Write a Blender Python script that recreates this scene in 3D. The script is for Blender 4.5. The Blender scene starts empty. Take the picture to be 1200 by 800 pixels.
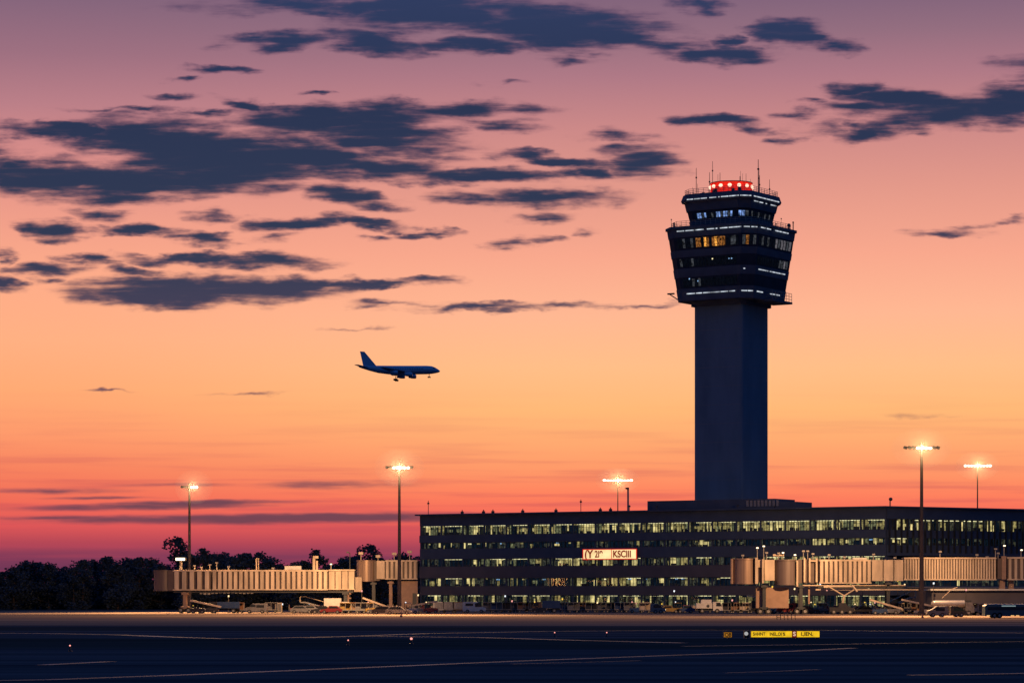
import bpy, bmesh, math, random
from mathutils import Vector, Matrix
R = math.radians
rnd = random.Random(7)
C = bpy.context.scene.collection
scn = bpy.context.scene

# ---------------------------------------------------------------- camera
F = 3360.0; CAMZ = 4.0; HY = 694.0
cd = bpy.data.cameras.new("camera"); cam = bpy.data.objects.new("camera", cd); C.objects.link(cam)
cam.location = (0, 0, CAMZ); cam.rotation_euler = (R(90), 0, 0)
cd.sensor_width = 36; cd.lens = 36 * F / 1200; cd.shift_y = (HY - 400) / 1200
cd.clip_start = 1; cd.clip_end = 60000
scn.camera = cam
scn.render.resolution_x = 1024; scn.render.resolution_y = 682
scn.view_settings.view_transform = 'Standard'; scn.view_settings.look = 'None'
scn.view_settings.exposure = 0; scn.view_settings.gamma = 1

def wx(px, D): return (px - 600) / F * D
def wz(py, D): return CAMZ + (HY - py) / F * D
def s2l(c): return c / 12.92 if c <= 0.04045 else ((c + 0.055) / 1.055) ** 2.4
def hexc(h, k=1.0):
    h = h.lstrip('#'); return tuple(s2l(int(h[i:i+2], 16) / 255) * k for i in (0, 2, 4)) + (1.0,)

# ---------------------------------------------------------------- world: dusk sky
W = bpy.data.worlds.new("World"); scn.world = W; W.use_nodes = True
nt = W.node_tree; nt.nodes.clear()
def N(t, **kw):
    n = nt.nodes.new(t)
    for k, v in kw.items(): setattr(n, k, v)
    return n
def L(a, b): nt.links.new(a, b)
def math_(op, a, b=None, c=None, clamp=False):
    n = N('ShaderNodeMath', operation=op); n.use_clamp = clamp
    for i, v in enumerate((a, b, c)):
        if v is None: continue
        if isinstance(v, (int, float)): n.inputs[i].default_value = v
        else: L(v, n.inputs[i])
    return n.outputs[0]
def mixc(f, a, b):
    n = N('ShaderNodeMix', data_type='RGBA')
    for s, v in ((n.inputs[0], f), (n.inputs[6], a), (n.inputs[7], b)):
        if isinstance(v, (int, float, tuple)): s.default_value = v
        else: L(v, s)
    return n.outputs[2]
def smooth(v, a, b):
    n = N('ShaderNodeMapRange', interpolation_type='SMOOTHSTEP')
    L(v, n.inputs[0]); n.inputs[1].default_value = a; n.inputs[2].default_value = b
    return n.outputs[0]
tc = N('ShaderNodeTexCoord'); sep = N('ShaderNodeSeparateXYZ'); L(tc.outputs['Generated'], sep.inputs[0])
X, Y, Z = sep.outputs
hor = math_('SQRT', math_('ADD', math_('ADD', math_('MULTIPLY', X, X), math_('MULTIPLY', Y, Y)), 1e-6))
ycl = math_('MAXIMUM', Y, 0.05)
u = math_('MULTIPLY', math_('DIVIDE', X, ycl), F / 100)      # azimuth, in hundredths of the sky's own grid
v = math_('MULTIPLY', math_('DIVIDE', Z, ycl), F / 100)      # elevation
elev = math_('MULTIPLY', math_('DIVIDE', Z, hor), F / 1000)
def ramp(stops):
    n = N('ShaderNodeValToRGB'); cr = n.color_ramp
    st = sorted(((HY - y) / 1000, c) for y, c in stops)
    st = [(max(0, min(1, p)), c) for p, c in st]
    cr.elements[0].position, cr.elements[0].color = st[0][0], st[0][1]
    cr.elements[1].position, cr.elements[1].color = st[-1][0], st[-1][1]
    for p, c in st[1:-1]:
        e = cr.elements.new(p); e.color = c
    L(elev, n.inputs[0]); return n.outputs[0]
H = hexc
left = ramp([(694, H('#4a2646')), (668, H('#683456')), (650, H('#803858')), (637, H('#ae4256')), (615, H('#de5458')), (588, H('#ee6858')),
             (550, H('#f47e5e')), (510, H('#fb966a')), (460, H('#fda672')), (400, H('#feac80')), (330, H('#fba886')), (270, H('#f09c86')),
             (200, H('#dc8c86')), (130, H('#b87a84')), (70, H('#9a6a7c')), (0, H('#7e5e77')), (-90, H('#4c4470')), (-200, H('#24305c')), (-306, H('#162a54'))])
right = ramp([(694, H('#582c4c')), (668, H('#6a3456')), (650, H('#843a58')), (637, H('#b24458')), (620, H('#dc5658')), (602, H('#f2685a')), (580, H('#fb7e5e')),
              (550, H('#fc9668')), (515, H('#fda870')), (480, H('#fdb676')), (430, H('#febb86')), (370, H('#fdb490')), (300, H('#f6a48a')),
              (220, H('#e09486')), (150, H('#c98484')), (90, H('#ac7482')), (40, H('#90687b')), (0, H('#7e5e77')), (-90, H('#5a4a70')),
              (-200, H('#33345c')), (-306, H('#1a2848'))])
warm = mixc(smooth(u, -6.5, 1.0), left, right)
# --- clouds, each bank an ellipse in the sky's own grid, torn by stretched noise
cv = N('ShaderNodeCombineXYZ'); L(u, cv.inputs[0]); L(v, cv.inputs[1])
def noise(vec_scale, scale, detail, rough, off=0.0):
    m = N('ShaderNodeMapping'); m.inputs['Scale'].default_value = vec_scale; m.inputs['Location'].default_value = (off, off * .7, off)
    L(cv.outputs[0], m.inputs[0])
    n = N('ShaderNodeTexNoise', noise_dimensions='2D'); n.inputs['Scale'].default_value = scale
    n.inputs['Detail'].default_value = detail; n.inputs['Roughness'].default_value = rough
    L(m.outputs[0], n.inputs['Vector']); return n
wn = noise((1, 2.6, 1), 1.5, 4, .55)
wsub = N('ShaderNodeVectorMath', operation='SUBTRACT'); L(wn.outputs['Color'], wsub.inputs[0]); wsub.inputs[1].default_value = (.5, .5, .5)
wmul = N('ShaderNodeVectorMath', operation='MULTIPLY'); L(wsub.outputs[0], wmul.inputs[0]); wmul.inputs[1].default_value = (.9, .24, 0)
lowk = math_('MULTIPLY_ADD', smooth(elev, .10, .30), .85, .15)
wsc = N('ShaderNodeVectorMath', operation='SCALE'); L(wmul.outputs[0], wsc.inputs[0]); L(lowk, wsc.inputs['Scale']); wmul = wsc
wadd = N('ShaderNodeVectorMath', operation='ADD'); L(cv.outputs[0], wadd.inputs[0]); L(wmul.outputs[0], wadd.inputs[1])
BL = [ # x, y, half width, half height, strength, tilt
 (450,8,250,13,1,0),(330,48,70,14,1,2),(440,50,80,17,1,-6),(520,20,140,22,1,0),(640,30,170,28,1.1,-4),(720,42,110,16,1,-6),(560,54,80,12,.9,0),
 (855,64,70,14,1,-3),(850,48,32,9,.8,0),(930,40,52,19,1,-8),(970,50,54,12,.9,-4),(820,8,42,11,.75,0),(665,68,38,9,.6,-5),
 (252,80,40,7,.8,-2),(208,94,24,5,.7,0),(205,114,34,5,.55,0),(365,108,22,4,.6,0),(150,128,90,4,.5,0),(245,133,60,4,.5,0),
 (70,154,90,12,1,-3),(190,165,120,32,1.2,-5),(50,208,95,26,1.2,0),(150,214,150,26,1.25,2),(255,190,140,36,1.3,-4),(340,182,140,28,1.2,-6),(20,190,60,12,.8,0),
 (300,128,50,10,.9,-14),(400,138,160,19,1.05,2),(540,128,120,11,.85,0),(440,158,130,24,.95,-8),(430,196,110,17,1,-4),(580,146,70,10,.6,0),(520,178,60,16,.5,-10),
 (645,187,85,10,.95,-8),(560,208,110,11,1,0),(680,205,60,8,.7,-6),(640,231,100,15,.85,0),(545,232,60,10,.6,0),(748,190,66,23,.8,3),(720,160,52,8,.55,0),
 (410,229,56,16,.9,-6),(450,240,34,9,.5,-8),(120,250,50,9,.62,0),(62,271,46,14,.9,-4),(250,253,36,9,.55,0),(160,270,66,9,.9,-4),(236,281,42,10,.9,-4),
 (350,262,84,11,1,3),(410,260,60,7,.8,-4),(430,262,54,8,.9,-7),(330,279,50,7,.5,4),(505,274,44,6,.7,2),(440,279,26,5,.45,0),(595,283,38,9,.62,0),(640,280,30,7,.45,0),
 (108,305,38,8,.85,0),(58,316,58,9,.7,2),(2,330,30,12,.95,-6),(54,330,26,6,.6,0),(4,305,14,6,.6,-8),(255,303,120,9,.95,0),(310,308,92,11,.9,0),(150,317,40,8,.6,-6),
 (240,340,170,19,1.15,0),(180,348,110,15,1,-2),(320,334,140,11,1,0),(430,332,120,7,.9,1),(560,361,105,6,.72,2),(470,356,70,6,.5,0),(660,357,76,5,.5,0),(745,357,60,4,.5,0),
 (410,386,50,3,.5,0),(290,461,46,3,.5,0),(120,457,40,2,.35,0),(640,253,46,10,.5,0),(640,230,60,8,.6,0),
 (1002,103,46,10,.85,0),(835,140,60,10,.95,-2),(880,152,46,8,.6,-6),(925,163,26,9,.65,0),(940,120,26,5,.5,0),(940,134,34,8,.55,0),(1000,128,56,12,.7,-2),
 (1062,118,100,16,.95,-5),(1125,128,110,22,1.05,2),(1185,122,80,24,1.1,5),(1025,154,64,14,.95,4),(975,150,52,10,.6,0),(1115,273,52,7,.6,2),(1140,265,32,5,.4,0),
 (1182,262,28,6,.55,2),(695,272,26,5,.4,0),(1240,80,80,20,.7,0),(-60,180,90,30,1,0),(-50,300,60,16,.8,0),(905,488,2,1,.1,0),
 (1085,487,60,3,.25,0),(600,99,36,5,.45,0),(560,96,20,4,.3,0),
 (170,593,170,5,.75,1),(230,589,140,4,.85,1),(330,607,330,7,.95,0.6),(60,607,120,4,.6,0.6),(440,606,120,7,.8,0),(60,575,110,4,.5,0),(120,583,80,2.5,.5,0),(400,568,120,6,.45,0),(200,568,90,3,.35,0)]
acc = None
w1 = N('ShaderNodeVectorMath', operation='MULTIPLY_ADD'); L(wadd.outputs[0], w1.inputs[0]); w1.inputs[1].default_value = (1, 1, 0); w1.inputs[2].default_value = (0, 0, 1)
for (bx, by, a, b, st, tilt) in BL:
    a *= 1.18 / 100; b *= 1.22 / 100; cx = (bx - 600) / 100; cy = (HY - by) / 100; ct, sn = math.cos(R(tilt)), math.sin(R(tilt))
    if acc is None: src = w1.outputs[0]
    else:          # chained through the running value: keeps the shader's stack small
        ch = N('ShaderNodeVectorMath', operation='MULTIPLY_ADD'); L(acc, ch.inputs[0]); ch.inputs[1].default_value = (1e-7, 1e-7, 0)
        L(w1.outputs[0], ch.inputs[2]); src = ch.outputs[0]
    dd = []
    for vec in ((ct / a, sn / a, -(ct * cx + sn * cy) / a), (-sn / b, ct / b, -(-sn * cx + ct * cy) / b)):
        d_ = N('ShaderNodeVectorMath', operation='DOT_PRODUCT'); L(src, d_.inputs[0]); d_.inputs[1].default_value = vec; dd.append(d_.outputs['Value'])
    rr_ = math_('SQRT', math_('MULTIPLY_ADD', dd[0], dd[0], math_('MULTIPLY', dd[1], dd[1])))
    g = math_('MULTIPLY_ADD', rr_, -st, st)
    acc = g if acc is None else math_('MAXIMUM', acc, g)
acc = math_('MAXIMUM', acc, 0.0)
n1 = noise((1, 7.5, 1), 1.3, 6, .54, 3.0); n2 = noise((1, 6.0, 1), .6, 4, .55, 9.0)
nsum = math_('ADD', math_('MULTIPLY', math_('SUBTRACT', n1.outputs['Fac'], .5), 1.25), math_('MULTIPLY', math_('SUBTRACT', n2.outputs['Fac'], .5), .6))
gate = math_('MULTIPLY', acc, 4.0, clamp=True)
dens = math_('MULTIPLY_ADD', acc, 1.35, math_('MULTIPLY', nsum, math_('MULTIPLY', gate, math_('MULTIPLY_ADD', lowk, .6, .4))))
n3 = noise((1, 11, 1), 1.1, 5, .55, 17.0)
mask = math_('MULTIPLY', smooth(dens, .0, 1.05), math_('SUBTRACT', 1.0, math_('MULTIPLY', smooth(n3.outputs['Fac'], .45, .75), math_('SUBTRACT', .75, math_('MULTIPLY', dens, .5), None, True))))
mask = math_('SUBTRACT', 1.0, math_('POWER', math_('SUBTRACT', 1.0, mask, None, True), 2.1))
mask = math_('MULTIPLY', mask, smooth(Y, .05, .4))
ccol = N('ShaderNodeValToRGB'); L(elev, ccol.inputs[0]); cr = ccol.color_ramp
cr.elements[0].position = .05; cr.elements[0].color = H('#6e3a50'); cr.elements[1].position = .70; cr.elements[1].color = H('#20305a')
e = cr.elements.new(.13); e.color = H('#6a4356'); e = cr.elements.new(.30); e.color = H('#3a3454'); e = cr.elements.new(.40); e.color = H('#15284c'); e = cr.elements.new(.58); e.color = H('#10234a')
thin = smooth(dens, .1, .9)
ccol2 = mixc(thin, mixc(.30, ccol.outputs[0], H('#8a4a66')), ccol.outputs[0])
# faint streaks low over the horizon
st_n = noise((.35, 9, 1), 1.0, 4, .5, 5.0)
streak = math_('MULTIPLY', smooth(st_n.outputs['Fac'], .45, .75), math_('SUBTRACT', 1.0, smooth(elev, .08, .26)))
warm2 = mixc(math_('MULTIPLY', streak, .40), warm, H('#b8445a'))
front = mixc(mask, warm2, ccol2)
cosaz = math_('DIVIDE', Y, hor)
facing = smooth(cosaz, .72, .978)
ramp_e = N('ShaderNodeValToRGB'); L(elev, ramp_e.inputs[0])
ramp_e.color_ramp.elements[0].color = (.016, .042, .125, 1); ramp_e.color_ramp.elements[1].color = (.014, .050, .150, 1)
sky = mixc(facing, ramp_e.outputs[0], front)
sky = mixc(smooth(Z, .22, .65), sky, (.016, .080, .29, 1))
nish = N('ShaderNodeTexSky', sky_type='NISHITA'); nish.sun_disc = False
nish.sun_elevation = R(-2.5); nish.sun_rotation = R(0); nish.altitude = 50
bg1 = N('ShaderNodeBackground'); L(sky, bg1.inputs[0]); bg1.inputs[1].default_value = 1.0
bg2 = N('ShaderNodeBackground'); L(nish.outputs[0], bg2.inputs[0]); bg2.inputs[1].default_value = 0.05
ad = N('ShaderNodeAddShader'); L(bg1.outputs[0], ad.inputs[0]); L(bg2.outputs[0], ad.inputs[1])
wo = N('ShaderNodeOutputWorld'); L(ad.outputs[0], wo.inputs[0])
W.cycles.sampling_method = 'MANUAL'; W.cycles.sample_map_resolution = 512

# the afterglow: a very weak, very low sun behind the terminal
sl = bpy.data.lights.new("sun", 'SUN'); sl.energy = 0.06; sl.angle = R(8); sl.color = (1, .5, .3)
so = bpy.data.objects.new("sun", sl); C.objects.link(so)
so.rotation_euler = Vector((0.05, -1, -0.035)).to_track_quat('-Z', 'Y').to_euler()

# ---------------------------------------------------------------- materials
MATS = {}
def mat(name, col, rough=.6, metal=0., var=.12, vs=1.2, stretch=(1, 1, 1), bump=0.0):
    if name in MATS: return MATS[name]
    m = bpy.data.materials.new(name); m.use_nodes = True; t = m.node_tree
    b = t.nodes['Principled BSDF']
    tcn = t.nodes.new('ShaderNodeTexCoord'); mp = t.nodes.new('ShaderNodeMapping'); mp.inputs['Scale'].default_value = stretch
    t.links.new(tcn.outputs['Object'], mp.inputs[0])
    n = t.nodes.new('ShaderNodeTexNoise'); n.inputs['Scale'].default_value = vs; n.inputs['Detail'].default_value = 5
    t.links.new(mp.outputs[0], n.inputs['Vector'])
    cr = t.nodes.new('ShaderNodeValToRGB')
    cr.color_ramp.elements[0].position = .3; cr.color_ramp.elements[1].position = .7
    cr.color_ramp.elements[0].color = tuple(c * (1 - var) for c in col[:3]) + (1,)
    cr.color_ramp.elements[1].color = tuple(min(1, c * (1 + var)) for c in col[:3]) + (1,)
    t.links.new(n.outputs['Fac'], cr.inputs[0]); t.links.new(cr.outputs[0], b.inputs['Base Color'])
    b.inputs['Roughness'].default_value = rough; b.inputs['Metallic'].default_value = metal
    if bump:
        bp = t.nodes.new('ShaderNodeBump'); bp.inputs['Strength'].default_value = bump
        t.links.new(n.outputs['Fac'], bp.inputs['Height']); t.links.new(bp.outputs[0], b.inputs['Normal'])
    MATS[name] = m; return m
def emis(name, col, s, noise_amt=0., ns=3., sample='NONE'):
    if name in MATS: return MATS[name]
    m = bpy.data.materials.new(name); m.use_nodes = True; t = m.node_tree; t.nodes.clear()
    e = t.nodes.new('ShaderNodeEmission'); o = t.nodes.new('ShaderNodeOutputMaterial')
    e.inputs[0].default_value = tuple(col[:3]) + (1,); e.inputs[1].default_value = s
    if noise_amt:
        tcn = t.nodes.new('ShaderNodeTexCoord'); n = t.nodes.new('ShaderNodeTexNoise'); n.inputs['Scale'].default_value = ns; n.inputs['Detail'].default_value = 4
        mr = t.nodes.new('ShaderNodeMapRange'); mr.inputs[1].default_value = .35; mr.inputs[2].default_value = .65
        mr.inputs[3].default_value = s * (1 - noise_amt); mr.inputs[4].default_value = s * (1 + noise_amt)
        t.links.new(tcn.outputs['Object'], n.inputs['Vector']); t.links.new(n.outputs['Fac'], mr.inputs[0]); t.links.new(mr.outputs[0], e.inputs[1])
    t.links.new(e.outputs[0], o.inputs[0]); m.cycles.emission_sampling = sample
    MATS[name] = m; return m
def glassmat():
    m = bpy.data.materials.new('pane_glass'); m.use_nodes = True; t = m.node_tree; t.nodes.clear()
    a = t.nodes.new('ShaderNodeBsdfTransparent'); a.inputs[0].default_value = (.86, .92, .9, 1)
    g = t.nodes.new('ShaderNodeBsdfGlossy'); g.inputs['Roughness'].default_value = .03
    mx = t.nodes.new('ShaderNodeMixShader'); mx.inputs[0].default_value = .07
    o = t.nodes.new('ShaderNodeOutputMaterial'); t.links.new(a.outputs[0], mx.inputs[1]); t.links.new(g.outputs[0], mx.inputs[2]); t.links.new(mx.outputs[0], o.inputs[0])
    return m
GLASS = glassmat()
CONC = mat('tower_concrete', (.10, .165, .24), .95, 0, .16, .25, (1, 1, .3))
CLAD = mat('dark_cladding', (.045, .065, .11), .85, 0, .15, .4)
BAND = mat('brown_cladding', (.075, .068, .085), .7, 0, .15, .3)
DGLASS = mat('dark_glass', (.02, .03, .05), .7, 0, .2, .5)
DGLASS.node_tree.nodes['Principled BSDF'].inputs['Specular IOR Level'].default_value = .1
STEEL = mat('galvanised_steel', (.26, .25, .245), .6, .3, .2, 2)
DARK = mat('dark_metal', (.05, .055, .065), .5, .4, .2, 2)
RUB = mat('rubber', (.02, .02, .022), .8)
CREAM = mat('cream_panel', (.46, .37, .285), .6, .0, .32, .7, (1, 1, .25))
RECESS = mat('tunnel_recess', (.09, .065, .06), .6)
BROWN = mat('brown_panel', (.26, .17, .13), .7)
WHITE = mat('white_paint', (.56, .54, .51), .4, 0, .1, 1.5)
GREYP = mat('grey_paint', (.15, .15, .16), .4, .1, .2, 1.5)
DBLUE = mat('dark_blue_paint', (.03, .06, .14), .35, .1)
TEAL = mat('dark_teal_paint', (.015, .075, .11), .35, .1)
BLACKP = mat('black_paint', (.03, .03, .038), .35, .1)
RED = mat('red_paint', (.22, .03, .03), .4)
YEL = mat('yellow_paint', (.28, .18, .045), .45)
ORG = mat('orange_paint', (.20, .095, .05), .5)
SILV = mat('silver_paint', (.30, .29, .29), .35, .4)
CARG = mat('vehicle_glass', (.02, .025, .03), .08)
VMATS = {'white': WHITE, 'grey': GREYP, 'blue': DBLUE, 'teal': TEAL, 'black': BLACKP, 'red': RED, 'yellow': YEL, 'orange': ORG, 'silver': SILV, 'cream': CREAM}
E_WHITE = emis('strip_light', (.82, .9, 1), .60, .6, .9)
E_FLOOD = emis('flood_lens', (1, .84, .58), 4.5)
E_RED = emis('red_beacon', (1, .025, .012), .75, .3, 1.5)
E_HOT = emis('beacon_core', (1, .58, .42), 1.8)
E_HEAD = emis('headlight_glow', (1, .85, .6), 1.6)
E_TAIL = emis('tail_glow', (1, .05, .03), .7)
E_W = [emis('room_bright', (1, .78, .32), .78, .45, 1.1), emis('room_lit', (.85, .66, .24), .36, .7, 2.2), emis('room_pale', (.55, .54, .26), .26, .8, 2.4),
       emis('room_dim', (.26, .25, .16), .17, .9, 2.5), emis('room_dark', (.02, .045, .075), .14, .6, 1.0), emis('room_amber', (1, .42, .09), .75, .5, 1.5)]
E_TUBE = emis('ceiling_tube', (1, .86, .46), 1.15, .5, 2)
E_COOL = emis('cool_monitor', (.35, .6, 1), .7, .8, 3)

# ---------------------------------------------------------------- mesh helpers
class MB:
    def __init__(s): s.v = []; s.f = []; s.m = []; s.sm = []
    def add(s, vs, fs, mi=0, smooth=False):
        o = len(s.v); s.v += [tuple(p) for p in vs]; s.f += [tuple(i + o for i in f) for f in fs]; s.m += [mi] * len(fs); s.sm += [smooth] * len(fs)
    def box(s, c, d, rz=0, mi=0, ry=0, taper=1.0):
        M = Matrix.Rotation(rz, 4, 'Z') @ Matrix.Rotation(ry, 4, 'Y'); c = Vector(c); vs = []
        for z in (-.5, .5):
            k = taper if z > 0 else 1
            for x, y in ((-.5, -.5), (.5, -.5), (.5, .5), (-.5, .5)): vs.append(c + M @ Vector((x * d[0] * k, y * d[1] * k, z * d[2])))
        s.add(vs, [(0, 3, 2, 1), (4, 5, 6, 7), (0, 1, 5, 4), (1, 2, 6, 5), (2, 3, 7, 6), (3, 0, 4, 7)], mi); return s
    def loft(s, rings, mi=0, smooth=False, cap=True):
        n = len(rings[0]); vs = [p for r in rings for p in r]; fs = []
        for i in range(len(rings) - 1):
            for j in range(n): fs.append((i*n+j, i*n+(j+1) % n, (i+1)*n+(j+1) % n, (i+1)*n+j))
        s.add(vs, fs, mi, smooth)
        if cap:
            s.add(rings[0], [tuple(range(n))[::-1]], mi); s.add(rings[-1], [tuple(range(n))], mi)
        return s
    def tube(s, p0, p1, r0, r1=None, n=8, mi=0, smooth=True):
        p0, p1 = Vector(p0), Vector(p1); r1 = r0 if r1 is None else r1
        q = (p1 - p0).to_track_quat('Z', 'Y'); rings = []
        for p, r in ((p0, r0), (p1, r1)): rings.append([p + q @ Vector((r * math.cos(2*math.pi*k/n), r * math.sin(2*math.pi*k/n), 0)) for k in range(n)])
        return s.loft(rings, mi, smooth)
    def path(s, pts, r, n=6, mi=0):
        for a, b in zip(pts, pts[1:]): s.tube(a, b, r, n=n, mi=mi)
        return s
    def prism(s, poly, z0, z1, mi=0, k=1.0):
        cx = sum(p[0] for p in poly) / len(poly); cy = sum(p[1] for p in poly) / len(poly)
        return s.loft([[(x, y, z0) for x, y in poly], [(cx + (x-cx)*k, cy + (y-cy)*k, z1) for x, y in poly]], mi)
    def side(s, prof, y0, y1, mi=0, inset=0, inset_z=None):      # profile in x,z extruded along y
        A = [(x, y0 + (inset if inset_z and z > inset_z else 0), z) for x, z in prof]; B = [(x, y1 - (inset if inset_z and z > inset_z else 0), z) for x, z in prof]
        return s.loft([A, B], mi)
    def sphere(s, c, r, n=8, m=6, mi=0, sc=(1, 1, 1)):
        c = Vector(c); rings = []
        for i in range(1, m):
            th = math.pi * i / m; rings.append([c + Vector((r*sc[0]*math.sin(th)*math.cos(2*math.pi*k/n), r*sc[1]*math.sin(th)*math.sin(2*math.pi*k/n), r*sc[2]*math.cos(th))) for k in range(n)])
        return s.loft(rings[::-1], mi, True)
    def build(s, name, mats, parent=None, loc=None, rz=0):
        me = bpy.data.meshes.new(name); me.from_pydata(s.v, [], s.f)
        mats = mats if isinstance(mats, (list, tuple)) else [mats]
        for m in mats: me.materials.append(m)
        for i, p in enumerate(me.polygons): p.material_index = s.m[i]; p.use_smooth = s.sm[i]
        bm = bmesh.new(); bm.from_mesh(me); bmesh.ops.recalc_face_normals(bm, faces=bm.faces); bm.to_mesh(me); bm.free()
        o = bpy.data.objects.new(name, me); C.objects.link(o)
        if parent: o.parent = parent
        if loc: o.location = loc
        o.rotation_euler.z = rz
        return o
def tag(o, label=None, cat=None, group=None, kind=None):
    for k, x in (('label', label), ('category', cat), ('group', group), ('kind', kind)):
        if x: o[k] = x
    return o
def thing(name, loc, label, cat, group=None, rz=0):
    o = bpy.data.objects.new(name, None); C.objects.link(o); o.location = loc; o.rotation_euler.z = rz; o.empty_display_size = .5
    return tag(o, label, cat, group)
def copy_tree(o, parent=None):
    c = o.copy(); C.objects.link(c); c.parent = parent
    for ch in list(o.children): copy_tree(ch, c)
    return c

# ---------------------------------------------------------------- ground
def sheet(name, poly, z, m, kind='structure'):
    b = MB(); b.add([(x, y, z) for x, y in poly], [tuple(range(len(poly)))]); o = b.build(name, m); tag(o, kind=kind); return o
def groundmat(name, c1, c2, rough, scale, stretch, spec=.3, fine=.25):
    m = bpy.data.materials.new(name); m.use_nodes = True; t = m.node_tree; b = t.nodes['Principled BSDF']
    tcn = t.nodes.new('ShaderNodeTexCoord'); mp = t.nodes.new('ShaderNodeMapping'); mp.inputs['Scale'].default_value = stretch
    t.links.new(tcn.outputs['Object'], mp.inputs[0])
    n = t.nodes.new('ShaderNodeTexNoise'); n.inputs['Scale'].default_value = scale; n.inputs['Detail'].default_value = 8; n.inputs['Roughness'].default_value = .6
    t.links.new(mp.outputs[0], n.inputs[0])
    n2 = t.nodes.new('ShaderNodeTexNoise'); n2.inputs['Scale'].default_value = 1.3; n2.inputs['Detail'].default_value = 6
    t.links.new(tcn.outputs['Object'], n2.inputs[0])
    cr = t.nodes.new('ShaderNodeValToRGB'); cr.color_ramp.elements[0].position = .36; cr.color_ramp.elements[1].position = .66
    cr.color_ramp.elements[0].color = c1 + (1,); cr.color_ramp.elements[1].color = c2 + (1,)
    t.links.new(n.outputs[0], cr.inputs[0])
    mx = t.nodes.new('ShaderNodeMix'); mx.data_type = 'RGBA'; mx.blend_type = 'MULTIPLY'; mx.inputs[0].default_value = fine
    t.links.new(cr.outputs[0], mx.inputs[6]); t.links.new(n2.outputs[0], mx.inputs[7]); t.links.new(mx.outputs[2], b.inputs['Base Color'])
    mr = t.nodes.new('ShaderNodeMapRange'); mr.inputs[3].default_value = rough - .12; mr.inputs[4].default_value = rough + .12
    t.links.new(n.outputs[0], mr.inputs[0]); t.links.new(mr.outputs[0], b.inputs['Roughness'])
    b.inputs['Specular IOR Level'].default_value = spec
    return m
GR = groundmat('rough_grass', (.032, .036, .036), (.058, .060, .062), .95, .05, (.3, 3, 1), .0)
AS = groundmat('taxiway_asphalt', (.036, .040, .050), (.110, .104, .118), .9, .05, (.13, 3, 1), .0)
AP = groundmat('apron_concrete', (.10, .075, .068), (.29, .22, .17), .85, .05, (.12, 2.6, 1), .0)
PAINT = mat('pavement_paint', (.135, .115, .135), .85, 0, .7, .10, (.4, 2, 1))
sheet('ground', [(-6000, -200), (6000, -200), (6000, 30000), (-6000, 30000)], 0, GR)
sheet('taxiway', [(-900, -150), (900, -150), (900, 196), (-900, 214)], .004, AS)
sheet('service_taxiway', [(-900, 268), (900, 232), (900, 300), (-900, 306)], .004, AS)
sheet('cross_taxiway', [(25, 190), (900, 190), (900, 240), (60, 240)], .008, AS)
sheet('apron', [(-700, 352), (700, 340), (700, 640), (-700, 640)], .008, AP)
sheet('apron_edge', [(-700, 336), (700, 324), (700, 340), (-700, 352)], .008, groundmat('apron_shoulder', (.04, .045, .055), (.07, .075, .09), .9, .05, (.12, 2.6, 1), .0))
def line(name, pts, w, z=.012):           # pts in (px,py) of the ground
    P = []
    for px, py in pts:
        D = CAMZ * F / (py - HY); P.append(Vector((wx(px, D), D)))
    b = MB(); Ls = []; Rs = []
    for i, p in enumerate(P):
        d = (P[min(i+1, len(P)-1)] - P[max(i-1, 0)]).normalized(); nrm = Vector((-d.y, d.x)) * w / 2
        Ls.append((p.x + nrm.x, p.y + nrm.y, z)); Rs.append((p.x - nrm.x, p.y - nrm.y, z))
    for i in range(len(P) - 1): b.add([Ls[i], Rs[i], Rs[i+1], Ls[i+1]], [(0, 1, 2, 3)])
    tag(b.build(name, PAINT), kind='structure')
line('painted_line', [(-60, 798), (60, 796), (200, 791), (400, 783), (600, 774.5), (800, 767), (920, 763), (1000, 759)], .9)
line('painted_line', [(-60, 741), (60, 742), (140, 743.5), (200, 746), (260, 748), (330, 747), (420, 745), (560, 746.5), (680, 750), (800, 753)], 1.3, .016)
line('painted_line', [(360, 747), (500, 742), (640, 739.5), (800, 738), (960, 738), (1240, 742)], 1.0, .020)
line('painted_line', [(800, 757), (960, 755), (1080, 753), (1240, 751)], .8, .024)
line('painted_line', [(1065, 791), (1120, 790.5), (1170, 789.5), (1240, 788)], .8, .024)
line('painted_line', [(50, 779), (90, 777), (130, 775)], .9, .024)
line('painted_line', [(600, 778), (700, 775.5), (750, 774)], .35, .028)
line('painted_line', [(850, 788.5), (900, 787), (960, 784.5)], .35, .028)

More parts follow.
